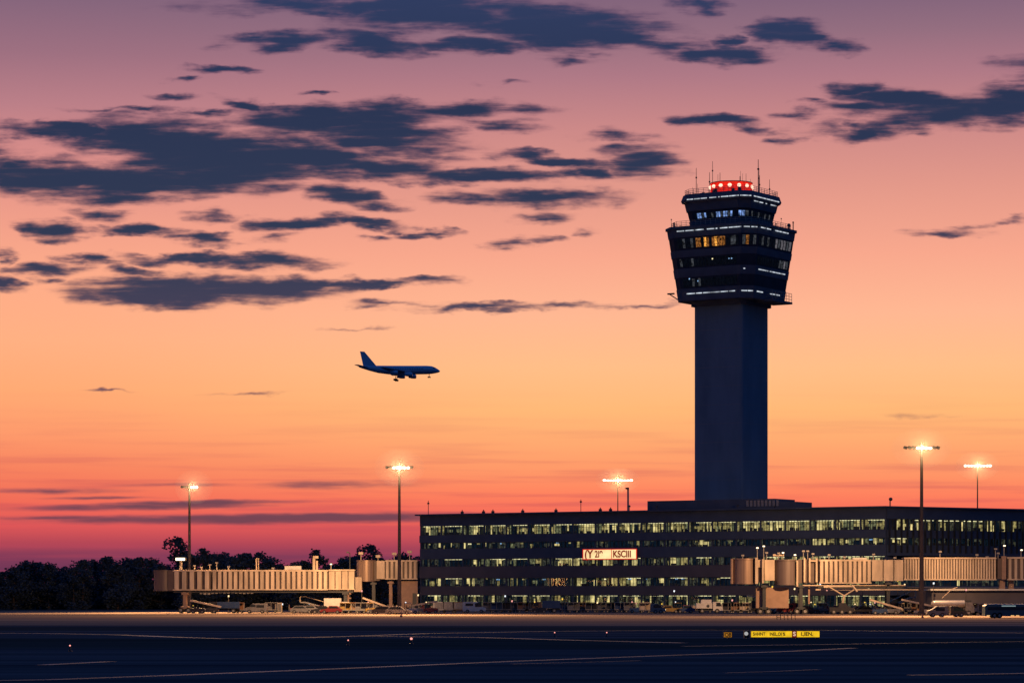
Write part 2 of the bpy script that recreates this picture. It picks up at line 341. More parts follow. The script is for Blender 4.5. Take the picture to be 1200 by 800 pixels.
# ---------------------------------------------------------------- trees
LEAF = mat('leaf_green', (.035, .055, .075), 1.0, 0, .15, .35)
BARK = mat('bark', (.07, .05, .04), .9)
def tree_meshes(seed, h, w, dense):
    r = random.Random(seed); b = MB()
    clumps = []
    nb = int(22 * dense)
    for i in range(nb):
        t = (i + .5) / nb; zz = h * (.10 + .82 * t)
        prof = math.sin(math.pi * min(1, .18 + .80 * t)) ** .6
        a = r.uniform(0, 6.28); rr = w / 2 * prof * r.uniform(.15, .82)
        clumps.append((rr * math.cos(a), rr * math.sin(a), zz + r.uniform(-.5, .5), r.uniform(.95, 1.7) * (w / 8) * (1.1 - .35 * t)))
    clumps.append((0, 0, h * .93, w * .09))
    for (cx, cy, cz, cr_) in clumps:
        for k in range(int(115 * dense)):
            d = Vector((r.gauss(0, 1), r.gauss(0, 1), r.gauss(0, 1))).normalized() * cr_ * (r.random() ** .4) * r.uniform(.8, 1.25)
            p = Vector((cx, cy, cz)) + Vector((d.x * 1.15, d.y * 1.15, d.z * .85)); s = r.uniform(.16, .40)
            q = Vector((r.gauss(0, 1), r.gauss(0, 1), r.gauss(0, 1))).normalized().to_track_quat('Z', 'Y')
            b.add([p + q @ Vector(c) * s for c in ((-.7, -.4, 0), (.6, -.5, .1), (.75, .45, 0), (-.5, .55, -.1))], [(0, 1, 2, 3)])
    t = MB(); t.tube((0, 0, 0), (0, 0, h * .45), .028 * h, .018 * h); t.tube((0, 0, h * .45), (.1, 0, h * .85), .018 * h, .006 * h)
    for (cx, cy, cz, cr_) in clumps[::2]:
        z0 = max(h * .15, cz - h * .22); t.tube((0, 0, z0), (cx, cy, cz), .010 * h, .004 * h, n=5)
    return b, t
protos = []
for i, (h, w, dn) in enumerate([(12, 10, 1.15), (13, 8.5, 1.0), (10, 11, 1.2), (14, 9.5, 1.05), (9, 9, 1.15)]):
    cb, tb = tree_meshes(40 + i, h, w, dn)
    o = thing('broadleaf_tree', (0, 700, 0), 'x', 'tree')
    cb.build('crown', LEAF, o); tb.build('trunk', BARK, o); protos.append((o, h, False))
ORD = ['leftmost'] + [w + ' from the left' for w in 'second third fourth fifth sixth seventh eighth ninth tenth eleventh twelfth thirteenth fourteenth fifteenth sixteenth seventeenth eighteenth nineteenth twentieth twenty-first twenty-second twenty-third twenty-fourth twenty-fifth twenty-sixth twenty-seventh twenty-eighth twenty-ninth thirtieth thirty-first thirty-second thirty-third thirty-fourth thirty-fifth thirty-sixth thirty-seventh thirty-eighth'.split()]
used = [False] * 5
# (px, top py, proto)
TR = [(-14,662,2),(2,663,0),(16,659,4),(28,653,2),(44,652,0),(57,655,4),(72,660,2),(86,658,0),(97,649,0),(112,652,2),(126,645,0),(138,655,4),(150,650,2),(163,646,0),
      (177,650,2),(190,656,4),(208,627,3),(222,648,0),(238,640,1),(249,648,0),(263,650,2),(276,653,4),(288,647,0),(303,645,1),(314,655,2),(330,662,4),(345,661,2),
      (356,656,0),(371,642,1),(387,662,4),(403,655,2),(418,650,0),(434,636,3),(447,652,1),(460,655,0),(472,650,4),(484,655,2),(496,660,4)]
for i, (px, py, k) in enumerate(TR):
    D = 690 + rnd.uniform(-14, 14); o, h, _ = protos[k]
    H_ = wz(py + (6 if px < 200 else 0), D); s = H_ / h
    if not used[k]: used[k] = True; n = o
    else: n = copy_tree(o)
    n.location = (wx(px, D), D, 0); sx = s * rnd.uniform(.85, 1.0) if H_ > 14.5 else s * rnd.uniform(.95, 1.15)
    n.scale = (sx, sx, s); n.rotation_euler.z = rnd.uniform(0, 6.28)
    size = 'tall open-crowned' if H_ > 15 else ('tall full-crowned' if H_ > 13.2 else ('middling round-crowned' if H_ > 11.6 else 'low bushy'))
    n['label'] = '%s dark tree, %s in the row behind the apron' % (size, ORD[i]); n['group'] = 'trees in the row behind the apron'
b = MB(); r = random.Random(5)
for k in range(15000):
    x = r.uniform(wx(-40, 704), wx(505, 704)); y = r.uniform(700, 714)
    z = r.random() ** .8 * (5.6 + 1.3 * math.sin(x * .35) + .9 * math.sin(x * .9 + 2)); s = r.uniform(.3, .62)
    q = Vector((r.gauss(0, .5), -1 + r.gauss(0, .5), r.gauss(0, .5))).normalized().to_track_quat('Z', 'Y'); p = Vector((x, y, z))
    b.add([p + q @ Vector(c) * s for c in ((-.9, -.6, 0), (.8, -.7, .1), (.9, .6, 0), (-.7, .8, -.1))], [(0, 1, 2, 3)])
tag(b.build('undergrowth', LEAF), 'dense dark undergrowth filling the gaps below the tree row', 'undergrowth', kind='stuff')

# ---------------------------------------------------------------- terminal
P0 = Vector((wx(492, 620), 620)); P1 = Vector((wx(1038, 560), 560)); P2 = Vector((wx(1270, 590), 590))
U1 = (P1 - P0).normalized(); LEN1 = (P1 - P0).length; ANG1 = math.atan2(U1.y, U1.x)
U2 = (P2 - P1).normalized(); LEN2 = (P2 - P1).length; ANG2 = math.atan2(U2.y, U2.x)
ROOF = 20.6
ROWS = [(0.35, 3.5), (5.35, 7.15), (9.55, 11.25), (13.35, 14.75), (16.3, 18.4)]
def room(b, x0, x1, z0, z1, lit, depth=1.6, tube=.6, r=rnd):
    """a shallow lit room: side walls, floor, back panels, ceiling tube, clutter. slots: 0-5 E_W, 6 tube, 7 dark"""
    x = x0; b.add([(x0, .3, z0), (x1, .3, z0), (x1, depth, z0), (x0, depth, z0)], [(0, 1, 2, 3)], 7)
    b.add([(x0, .3, z1), (x1, .3, z1), (x1, depth, z1), (x0, depth, z1)], [(0, 3, 2, 1)], 7)
    while x < x1 - .05:
        w = min(x1 - x, r.choice((.3, .45, .7, .9, 1.3))); rr = r.random()
        if rr < lit * .30: mi = 0
        elif rr < lit * .75: mi = 1
        elif rr < lit: mi = 2
        elif rr < lit + (1 - lit) * .45: mi = 3
        else: mi = 4
        y = depth - r.choice((0, .25, .6, .9))
        zt = z1 if r.random() < .6 else z0 + (z1 - z0) * r.uniform(.55, .9)
        b.add([(x, y, z0), (x + w, y, z0), (x + w, y, zt), (x, y, zt)], [(0, 1, 2, 3)], mi)
        if zt < z1: b.add([(x, depth, zt - .05), (x + w, depth, zt - .05), (x + w, depth, z1), (x, depth, z1)], [(0, 1, 2, 3)], r.choice((4, 3, 1 if lit > .5 else 4)))
        if r.random() < .35 and lit > .2:      # blind slats half down
            n = 4
            for k in range(n): b.box((x + w/2, .45, z1 - (k + .5) * (z1 - z0) * .09), (w * .95, .05, (z1 - z0) * .035), mi=7)
        if r.random() < .5:                    # furniture
            b.box((x + w/2, y - .35, z0 + (z1-z0)*.15), (w * r.uniform(.4, .9), .3, (z1 - z0) * r.uniform(.2, .45)), mi=7)
        x += w
    if r.random() < tube:
        a = r.uniform(0, .3) * (x1 - x0); b.box(((x0 + x1 + a) / 2, .8, z1 - .14), ((x1 - x0 - a) * .96, .25, .16), mi=6)
ROOMM = E_W + [E_TUBE, mat('room_interior', (.05, .05, .05), .8), E_COOL]
BAYS = 20; bw = LEN1 / BAYS
term = thing('terminal_building', (P0.x, P0.y, 0), 'long dark five-storey terminal with bands of lit windows at the tower foot', 'building', rz=ANG1)
b = MB(); DEP = 22
zs = [0] + [z for rw in ROWS for z in rw] + [ROOF]
for i in range(0, len(zs), 2):                    # horizontal spandrel bands, lower ones browner, floodlight warmth put in the colour
    mi = 1 if i in (2, 4) else 0; proud = .0 if i % 4 else .12
    b.box((LEN1/2, .15 - proud, (zs[i] + zs[i+1]) / 2), (LEN1, .3 + proud, zs[i+1] - zs[i]), mi=mi)
for k in range(BAYS + 1):                          # piers
    for (z0, z1) in ROWS: b.box((min(LEN1 - .15, max(.15, k * bw)), .25, (z0 + z1) / 2), (.3, .3, z1 - z0), mi=0)
b.box((LEN1/2, 2.6, ROOF/2 - .1), (LEN1 - .2, .2, ROOF - .4), mi=0)          # wall behind the window rooms
b.box((.1, DEP/2 + .2, ROOF/2 - .1), (.2, DEP - .4, ROOF - .3), mi=0); b.box((LEN1 - .1, DEP/2 + .2, ROOF/2 - .1), (.2, DEP - .4, ROOF - .3), mi=0)
b.box((LEN1/2, DEP, ROOF/2 - .1), (LEN1, .2, ROOF - .3), mi=0)
b.build('wall', [CLAD, BAND], term)
b = MB(); b.box((LEN1/2 - .2, DEP/2 - .2, ROOF + .15), (LEN1 + 1.2, DEP + 1.2, .3)); rf = b.build('roof', CLAD, term)
# lit chance by row along the facade, read off the picture
def litrow(row, px):
    if row == 4: return .5 if px < 560 else (.85 if px < 690 else (.7 if px < 760 else .96))
    if row == 3: return .09 if px < 800 else (.3 if px < 940 else .6)
    if row == 2: return .25 if px < 555 else (.62 if px < 720 else .85 if px < 800 else .5)
    if row == 1: return .6 if px < 560 else (.28 if px < 660 else .42 if px < 790 else .3)
    return .25 if px < 600 else (.42 if px < 800 else .4)
pane_r = random.Random(21)
for ri, (z0, z1) in enumerate(ROWS):
    for k in range(BAYS):
        x0 = k * bw + .16; x1 = (k + 1) * bw - .16
        wp = P0 + U1 * (k + .5) * bw; px = 600 + F * wp.x / wp.y; lit = litrow(ri, px)
        lit *= pane_r.choice((.4, .8, 1, 1.2, 1.4)) if ri != 4 else pane_r.choice((.6, 1, 1, 1.2))
        b = MB(); room(b, x0, x1, z0, z1, lit, 2.3 if ri == 4 else 1.7, tube={4: 1.0, 3: .08, 2: .45, 1: .3, 0: .55}[ri] * (1 if lit > .2 or ri == 0 else .2), r=pane_r)
        if ri in (1, 3) and lit < .5:
            for q in range(2):
                if pane_r.random() < .5: xx = pane_r.uniform(x0 + .4, x1 - .8); b.box((xx, .6, z1 - .35), (pane_r.uniform(.25, .8), .1, .25), mi=pane_r.choice((6, 8, 1, 1)))
        w = b.build('window', ROOMM, term)
        m = MB(); nm = 8 if ri == 4 else 6
        for q in range(1, nm): m.box((x0 + (x1 - x0) * q / nm, .1, (z0+z1)/2), (.06, .12, z1 - z0 - .02))
        m.box(((x0+x1)/2, .102, z0 + .06), (x1 - x0, .13, .10)); m.box(((x0+x1)/2, .102, z1 - .06), (x1 - x0, .13, .10))
        if ri in (0, 4): m.box(((x0+x1)/2, .104, z0 + (z1 - z0) * .62), (x1 - x0, .10, .06))
        m.build('frame', DARK, w)
        g = MB(); g.add([(x0, .2, z0), (x1, .2, z0), (x1, .2, z1), (x0, .2, z1)], [(0, 1, 2, 3)]); g.build('pane', GLASS, w)
def fac(px):
    k = (px - 600) / F; return (k * P0.y - P0.x) / (U1.x - k * U1.y)
# rooftop rooms at the tower's foot, roof plant
def boxpart(name, xa, xb, ya, yb, z0, z1, m, parent):
    b = MB(); b.box(((xa+xb)/2, (ya+yb)/2, (z0+z1)/2), (xb-xa, yb-ya, z1-z0)); return b.build(name, m, parent)
ph = boxpart('penthouse', fac(757) - 1.4, fac(928) - 5.5, 3, 12, ROOF + .3, 22.9, CLAD, term)
b = MB()
for k in range(9): b.box((fac(868) + k * .85, 2.9, 22.0), (.5, .12, 1.2))
b.build('louvre', STEEL, ph)
pp = boxpart('plant_room', fac(928) - 5.3, fac(949) - 4.6, 3, 10, ROOF + .3, 22.2, CLAD, term)
for px in (538, 563, 574, 609, 648, 700, 712):
    s_ = fac(px); b = MB(); b.box((s_, 1.2, ROOF + .55), (.5, .5, .5)); b.tube((s_, 1.2, ROOF + .8), (s_, 1.2, ROOF + 1.1), .12); b.build('roof_vent', DARK, term)
for px, hh in ((497, 3.0), (676, 2.6), (733, 1.2), (765, 1.0), (860, .8)):
    s_ = fac(px); b = MB(); b.tube((s_, 1.6, ROOF + .3), (s_, 1.6, ROOF + .3 + hh), .07); b.box((s_, 1.6, ROOF + .3 + hh * .8), (.35, .3, .35)); b.build('roof_antenna', DARK, term)
# right wing, behind vertical fins
wing = thing('terminal_wing', (P1.x, P1.y, 0), 'dark right wing of the terminal behind close vertical fins, right of its corner', 'building', rz=ANG2)
b = MB()
for i in range(0, len(zs), 2): b.box((LEN2/2 + .3, .16, (zs[i] + zs[i+1]) / 2), (LEN2, .3, zs[i+1] - zs[i]))
b.box((LEN2/2 + .3, 2.6, ROOF/2 - .1), (LEN2 - .2, .2, ROOF - .4)); b.box((LEN2/2, DEP - 2, ROOF/2 - .1), (LEN2, .2, ROOF - .3)); b.box((LEN2 + .2, DEP/2 - 1, ROOF/2 - .1), (.2, DEP - 2.4, ROOF - .3))
b.build('wall', CLAD, wing)
b = MB(); b.box((LEN2/2 + .9, DEP/2 - .9, ROOF + .154), (LEN2 + .6, DEP - .6, .3)); b.build('roof', CLAD, wing)
for k in range(27):
    b = MB(); b.box((.8 + k * 1.55, -.25, 15.2), (.14, .5, 6.6)); b.build('fin', DARK, wing)
pane_r = random.Random(5)
nb2 = 8; bw2 = LEN2 / nb2
for ri in (4, 3, 1):
    z0, z1 = ROWS[ri]
    for k in range(nb2):
        b = MB(); room(b, k*bw2 + .2, (k+1)*bw2 - .2, z0, z1, (.62 if k < 3 else .38) if ri == 4 else (.25 if k == 0 else .04), 1.8, tube=.6 if ri == 4 else .1, r=pane_r)
        w = b.build('window', ROOMM, wing)
        g = MB(); g.add([(k*bw2+.2, .2, z0), ((k+1)*bw2-.2, .2, z0), ((k+1)*bw2-.2, .2, z1), (k*bw2+.2, .2, z1)], [(0, 1, 2, 3)]); g.build('pane', GLASS, w)
b = MB(); b.tube((2.0, 1, ROOF + .3), (2.0, 1, ROOF + 1.4), .12); b.sphere((2.15, 1, ROOF + 1.7), .38); b.build('roof_camera', DARK, wing)
boxpart('ground_floor', 6, LEN2 - 2, -5.2, -.1, 0, 4.9, BAND, wing)
b = MB(); b.box((LEN2/2 + 2, -2.7, 5.0), (LEN2 - 7, 5.6, .22)); b.build('canopy', STEEL, wing)

# illuminated sign on the facade
TXT_RED = emis('sign_red', (.9, .03, .02), .75)
def text(name, body, size, m, parent, loc, rot, sx=1.0, ext=.02, align='LEFT'):
    cu = bpy.data.curves.new(name, 'FONT'); cu.body = body; cu.size = size; cu.extrude = ext; cu.align_x = align; cu.offset = size * .026
    t = bpy.data.objects.new(name, cu); C.objects.link(t); dg = bpy.context.evaluated_depsgraph_get(); dg.update()
    me = bpy.data.meshes.new_from_object(t.evaluated_get(dg)); bpy.data.objects.remove(t)
    o = bpy.data.objects.new(name, me); C.objects.link(o); me.materials.clear(); me.materials.append(m)
    o.parent = parent; o.location = loc; o.rotation_euler = rot; o.scale = (sx, 1, 1); return o
sx0, sx1 = fac(684.5), fac(748); sz0, sz1 = 10.85, 13.05
sp = P0 + U1 * sx0
sg = thing('illuminated_sign', (sp.x, sp.y, 0), 'glowing cream sign with red frame and red characters on the terminal facade', 'sign', rz=ANG1)
w_ = sx1 - sx0
b = MB(); b.box((w_/2, -.35, (sz0+sz1)/2), (w_, .4, sz1 - sz0)); b.build('sign_box', DARK, sg)
b = MB(); b.add([(.15, -.56, sz0 + .15), (w_ - .15, -.56, sz0 + .15), (w_ - .15, -.56, sz1 - .15), (.15, -.56, sz1 - .15)], [(0, 1, 2, 3)]); b.build('light_panel', emis('sign_cream', (1, .70, .34), 1.15, .15, .6), sg)
b = MB()
for z in (sz0 + .08, sz1 - .08): b.box((w_/2, -.6, z), (w_, .12, .16))
for x in (.08, w_ - .08): b.box((x, -.598, (sz0+sz1)/2), (.16, .13, sz1 - sz0 - .3))
b.box((w_ * .535, -.6, (sz0+sz1)/2), (.10, .1, sz1 - sz0 - .36)); b.build('sign_frame', TXT_RED, sg)
DKRED = emis('sign_character', (.42, .02, .01), .5)
text('lettering', '(Y', 2.3, DKRED, sg, (.45, -.6, sz0 + .38), (R(90), 0, 0), .95)
text('lettering', '2I9', 1.95, DKRED, sg, (w_ * .225, -.6, sz0 + .48), (R(90), 0, 0), .8)
text('lettering', 'KSCIII', 1.95, DKRED, sg, (w_ * .56, -.6, sz0 + .48), (R(90), 0, 0), .88)

# low dark service building under the right bridge
svc = thing('service_building', (0, 0, 0), 'low dark brown service building with a pale roof edge at right under the jet bridge', 'building')
D = 528; xa, xb = wx(1092, D), wx(1290, D)
boxpart('wall', xa, xb, D, D + 8, 0, wz(690.5, D) - .2, BAND, svc)
b = MB(); b.box(((xa + xb)/2, D + 3.9, wz(690.5, D)), (xb - xa + .6, 9, .32)); b.build('roof', WHITE, svc)
b = MB(); b.box((xa + 6, D - .03, 1.3), (2.4, .1, 2.6)); b.build('door', DARK, svc)

# ---------------------------------------------------------------- control tower
TD = 616.0; TC = (wx(857, TD), TD)
tw = thing('control_tower', (TC[0], TC[1], 0), 'tall dark control tower with flared glazed head and red beacon, behind the terminal', 'control tower', rz=ANG1)
def tz(py): return CAMZ + (HY - py) / F * TD
def sq(s, c):
    h = s / 2; return [(-h + c, -h), (h - c, -h), (h, -h + c), (h, h - c), (h - c, h), (-h + c, h), (-h, h - c), (-h, -h + c)]
def ringz(s, c, z, off=(0, 0)): return [(x + off[0], y + off[1], z) for x, y in sq(s, c)]
b = MB(); b.loft([ringz(11.7, .25, 0), ringz(11.7, .25, tz(358))]); shaft = b.build('shaft', CONC, tw)
b = MB()
for z in range(8, 64, 4):
    b.box((0, -5.852, z), (11.1, .012, .05)); b.box((5.852, 0, z), (.012, 11.1, .05))
b.build('joint_line', mat('joint_grey', (.16, .17, .2), .8), shaft)
ZB, ZT = tz(355), tz(272.5)
SB, ST = 18.3, 22.1; CB, CT = 2.2, 2.6
def sAt(z): t = (z - ZB) / (ZT - ZB); return SB + (ST - SB) * t
def cAt(z): t = (z - ZB) / (ZT - ZB); return CB + (CT - CB) * t
b = MB(); b.loft([ringz(13.2, .8, ZB - 1.0), ringz(13.2, .8, ZB)]); b.build('collar', CLAD, tw)
b = MB()
lv = [ZB]; 
rows_t = [(tz(341), tz(328)), (tz(318), tz(305)), (tz(297), tz(282))]
prev = ZB; rings = []
for (za, zb) in rows_t + [(ZT, None)]:
    rings += [(sAt(prev), prev), (sAt(za), za)]
    if zb: rings += [(sAt(za) - .24, za), (sAt(zb) - .24, zb)]; prev = zb
b.loft([ringz(s, cAt(z), z) for s, z in rings]); b.build('cab_wall', CLAD, tw)
for (za, zb) in rows_t:                         # a band of dark glass in each recess
    b = MB(); b.loft([ringz(sAt(za) - .16, cAt(za), za + .01), ringz(sAt(zb) - .16, cAt(zb), zb - .01)], cap=False); b.build('window_band', DGLASS, tw)
b = MB(); b.loft([ringz(ST + .5, CT, ZT), ringz(ST + .5, CT, ZT + .55)]); b.build('gallery_deck', CLAD, tw)
# faces: parametrise a point on the outline of the octagon. face 0 = south-west (camera left) side, 1 = chamfer, 2 = right side
def facept(s, c, face, t, z, out=0.0):
    P = sq(s, c); a = Vector(P[[0, 1, 2][face]]); e2 = Vector(P[[1, 2, 3][face]])
    p = a.lerp(e2, t); n = Vector(((e2 - a).y, -(e2 - a).x)).normalized(); p += n * out
    return Vector((p.x, p.y, z)), math.atan2((e2 - a).y, (e2 - a).x)
def dash(name, s, c, face, t0, t1, z, m=E_WHITE, hh=.26, parent=tw, out=.08, dep=.12):
    p0, a = facept(s, c, face, t0, z, out); p1, _ = facept(s, c, face, t1, z, out)
    b = MB(); b.box((p0 + p1) / 2, ((p1 - p0).length, dep, hh), rz=a); return b.build(name, m, parent)
def strips(z, s, c, spec, hh=.26):
    for face, segs in spec.items():
        for t0, t1 in segs: dash('strip_light', s, c, face, t0, t1, z, hh=hh)
r = random.Random(3)
strips(tz(275.2), ST + .5, CT, {0: [(.1, .2), (.22, .34), (.36, .47), (.52, .62), (.64, .66), (.70, .80), (.82, .94), (.95, .99)], 1: [(.1, .45), (.55, .9)], 2: [(.05, .16), (.2, .3), (.42, .58), (.61, .76)]}, .2)
strips(tz(322), sAt(tz(322)), cAt(tz(322)), {1: [(.2, .3)], 2: [(.08, .26), (.28, .36), (.42, .58), (.6, .78), (.8, .88)]}, .18)
strips(tz(347), sAt(tz(347)), cAt(tz(347)), {0: [(.1, .24), (.26, .36), (.38, .5), (.51, .66), (.68, .8), (.82, .92)], 1: [(.1, .5), (.55, .9)], 2: [(.08, .26), (.5, .8)]}, .2)
# windows of the cab, lit and unlit
def win(za, zb, face, t0, t1, m, parent=tw):
    pa0, a = facept(sAt(za) - .16, cAt(za), face, t0, za, .06); pa1, _ = facept(sAt(za) - .16, cAt(za), face, t1, za, .06)
    pb0, _ = facept(sAt(zb) - .16, cAt(zb), face, t0, zb, .06); pb1, _ = facept(sAt(zb) - .16, cAt(zb), face, t1, zb, .06)
    b = MB(); b.add([pa0, pa1, pb1, pb0], [(0, 1, 2, 3)]); w = b.build('window', m, parent)
    return w
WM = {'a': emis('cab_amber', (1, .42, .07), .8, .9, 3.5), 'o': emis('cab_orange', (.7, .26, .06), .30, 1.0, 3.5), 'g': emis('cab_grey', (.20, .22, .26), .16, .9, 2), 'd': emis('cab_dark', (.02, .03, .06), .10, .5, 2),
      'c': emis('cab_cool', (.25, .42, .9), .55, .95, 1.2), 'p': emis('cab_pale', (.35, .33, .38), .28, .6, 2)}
za, zb = tz(294.5), tz(284)
for i, ch in enumerate('ddgddgdoodaodoaoooddggd'): win(za, zb, 0, .05 + i * .04, .085 + i * .04, WM[ch])
for i, ch in enumerate('godg'): win(za, zb, 1, .08 + i * .22, .08 + i * .22 + .18, WM[ch])
for i, ch in enumerate('dgdgddpgppgp'): win(za, zb, 2, .04 + i * .077, .04 + i * .077 + .055, WM[ch])
za, zb = tz(316), tz(307)
for i, ch in enumerate('gdddgddddddddddddddd'): win(za, zb, 0, .05 + i * .045, .085 + i * .045, WM[ch])
for i, ch in enumerate('dddddddddggpg'): win(za, zb, 2, .04 + i * .07, .04 + i * .07 + .05, WM[ch])
za, zb = tz(339), tz(330)
for i, ch in enumerate('dddgdgdddddddddddd'): win(za, zb, 0, .06 + i * .05, .1 + i * .05, WM[ch])
for (face, t, z, m) in ((0, .56, 309, E_TUBE), (0, .86, 310, E_COOL), (0, .82, 310, E_COOL), (0, .16, 330, E_COOL), (0, .30, 333, E_COOL)):
    dash('small_lamp', sAt(tz(z)) - .3, cAt(tz(z)), face, t, t + .015, tz(z), m, .25, out=.2)
# upper cab
UB, UT = ZT + .55, tz(240)
US0, US1 = 14.2, 16.2
def uS(z): return US0 + (US1 - US0) * (z - UB) / (UT - UB)
b = MB(); zr = [UB, tz(261), tz(261), tz(250), tz(250), UT]; ins = [0, 0, .4, .4, 0, 0]
b.loft([ringz(uS(z) - i_, 2.0, z) for z, i_ in zip(zr, ins)]); b.build('upper_cab_wall', CLAD, tw)
b = MB(); b.loft([ringz(uS(tz(261)) - .28, 2.0, tz(261) + .01), ringz(uS(tz(250)) - .28, 2.0, tz(250) - .01)], cap=False); b.build('upper_glazing', DGLASS, tw)
def uwin(face, t0, t1, m, za=tz(259), zb=tz(253)):
    ps = [facept(uS(z) - .28, 2.0, face, t, z, .06)[0] for z, t in ((za, t0), (za, t1), (zb, t1), (zb, t0))]
    b = MB(); b.add(ps, [(0, 1, 2, 3)]); b.build('window', m, tw)
for i, ch in enumerate('dccgcddgdccgccgcd'): uwin(0, .06 + i * .053, .1 + i * .053, WM[ch])
for i, ch in enumerate('ccg'): uwin(1, .1 + i * .28, .1 + i * .28 + .22, WM[ch])
for i, ch in enumerate('gddgddgdgd'): uwin(2, .05 + i * .09, .05 + i * .09 + .06, WM[ch])
b = MB(); b.loft([ringz(16.9, 2.0, UT), ringz(17.3, 2.0, UT + .5), ringz(16.6, 2.0, tz(230.5))]); b.build('roof', CLAD, tw)
RT = tz(230.5)
strips(UT + .55, 17.3, 2.0, {0: [(.05, .16), (.18, .28), (.3, .41), (.46, .58), (.62, .64), (.67, .8), (.82, .99)], 1: [(.05, .9)], 2: [(.05, .3), (.33, .9)]}, .2)
strips(UT - .3, uS(UT), 2.0, {2: [(.1, .25), (.3, .42), (.52, .56), (.72, .92)]}, .17)
# red beacon drum on the roof
b = MB(); b.tube((0, 0, RT), (0, 0, RT + .5), 5.2, n=24, smooth=False); b.build('beacon_plinth', CLAD, tw)
b = MB(); b.tube((0, 0, RT + .5), (0, 0, RT + 2.7), 4.5, n=24, smooth=False); dr = b.build('beacon_drum', E_RED, tw)
for k in range(14):
    a = k * math.pi / 7 + .2; b = MB(); b.sphere((4.5 * math.cos(a), 4.5 * math.sin(a), RT + 1.9), .44, n=12, m=8, sc=(1, 1, .9)); b.build('beacon_lamp', E_HOT, dr)
b = MB(); b.tube((0, 0, RT + 2.7), (0, 0, RT + 2.85), 4.6, n=24, smooth=False); b.build('beacon_lid', RED, tw)
for px, py, rad, dy in ((815.5, 198, .09, -2), (831.5, 202, .09, 0), (835.5, 188, .08, 2), (842, 203, .06, 3), (844, 202, .09, 1), (866, 209, .16, -5), (868, 200, .05, 1), (871, 202, .05, 3), (874, 204, .07, -1), (880, 209, .05, 2), (888, 188, .12, -2), (889.5, 198, .08, 0), (891, 204, .08, 3), (901.5, 211, .08, -1), (905, 229, .12, 0), (804, 228, .14, 0), (812, 219, .05, 1), (818, 214, .05, 3), (896, 222, .05, 2)):
    lx = (px - 857) / F * TD / math.cos(ANG1) * .98
    v_ = Matrix.Rotation(-ANG1, 3, 'Z') @ Vector(((px - 857) / F * TD, dy * .6, 0))
    b = MB(); b.tube((v_.x, v_.y, RT - .6), (v_.x, v_.y, tz(py)), rad, rad * .6, n=6)
    if rad > .07 and py < 215: b.tube((v_.x, v_.y, tz(py) - 2.2), (v_.x, v_.y, tz(py) - 1.9), rad * 2.2, n=6)
    b.build('antenna', DARK, tw)
def railing(s, c, z, hh, faces, parent=tw, t_a=0.0, t_b=1.0):
    b = MB(); P = sq(s, c); pts = []
    for f in faces: 
        a = Vector(P[f]); e2 = Vector(P[(f + 1) % 8]); L_ = (e2 - a).length; n = max(2, int(L_ / 1.1))
        for k in range(n + 1):
            p = a.lerp(e2, k / n); b.tube((p.x, p.y, z), (p.x, p.y, z + hh), .045, n=4)
        for q in (.33, .66, 1): b.tube((a.x, a.y, z + hh*q), (e2.x, e2.y, z + hh*q), .04, n=4)
    return b.build('railing', STEEL, parent)
railing(16.0, 2.0, RT, 1.1, range(8)); railing(20.6, CT, ZT + .55, 1.2, range(8))
b = MB(); r = random.Random(9)
for k in range(16):
    x, y = r.uniform(-7, 7), r.uniform(-7, 7)
    if x*x + y*y > 30: b.box((x, y, RT + .5), (.5, .5, r.uniform(.6, 1.3)))
b.build('roof_equipment', DARK, tw)
for px, hh, w in ((787, 2.4, .1), (790, 1.6, .25), (910, 1.5, .2), (916, 2.6, .08), (925, 1.2, .5), (930, 1.8, .25)):
    v_ = Matrix.Rotation(-ANG1, 3, 'Z') @ Vector(((px - 857) / F * TD, 1, 0)); b = MB()
    b.tube((v_.x, v_.y, ZT + .5), (v_.x, v_.y, ZT + .5 + hh), w * .5, n=6); b.sphere((v_.x, v_.y, ZT + .5 + hh), max(.15, w * .8)); b.build('gallery_device', DARK, tw)
# service balcony at the foot of the head
b = MB(); b.box((8.8, 2.5, ZB - .1), (4.6, 9, .45)); bal = b.build('balcony', CLAD, tw)
b = MB()
for k in range(8): b.tube((11.0, -1.9 + k * 1.25, ZB), (11.0, -1.9 + k * 1.25, ZB + 1.9), .05, n=4)
for z in (.65, 1.3, 1.9): b.tube((11.0, -1.9, ZB + z), (11.0, 6.9, ZB + z), .05, n=4); b.tube((8.9, -1.9, ZB + z), (11.0, -1.9, ZB + z), .05, n=4)
b.build('railing', STEEL, bal)
b = MB(); v_ = Matrix.Rotation(-ANG1, 3, 'Z') @ Vector((-13.2, .5, 0)); b.path([(v_.x + 2.4, v_.y, ZB + .4), (v_.x, v_.y, ZB + 1.9)], .12); b.box((v_.x + .3, v_.y, ZB + 2), (1.6, .4, .3)); b.build('camera_arm', DARK, tw)

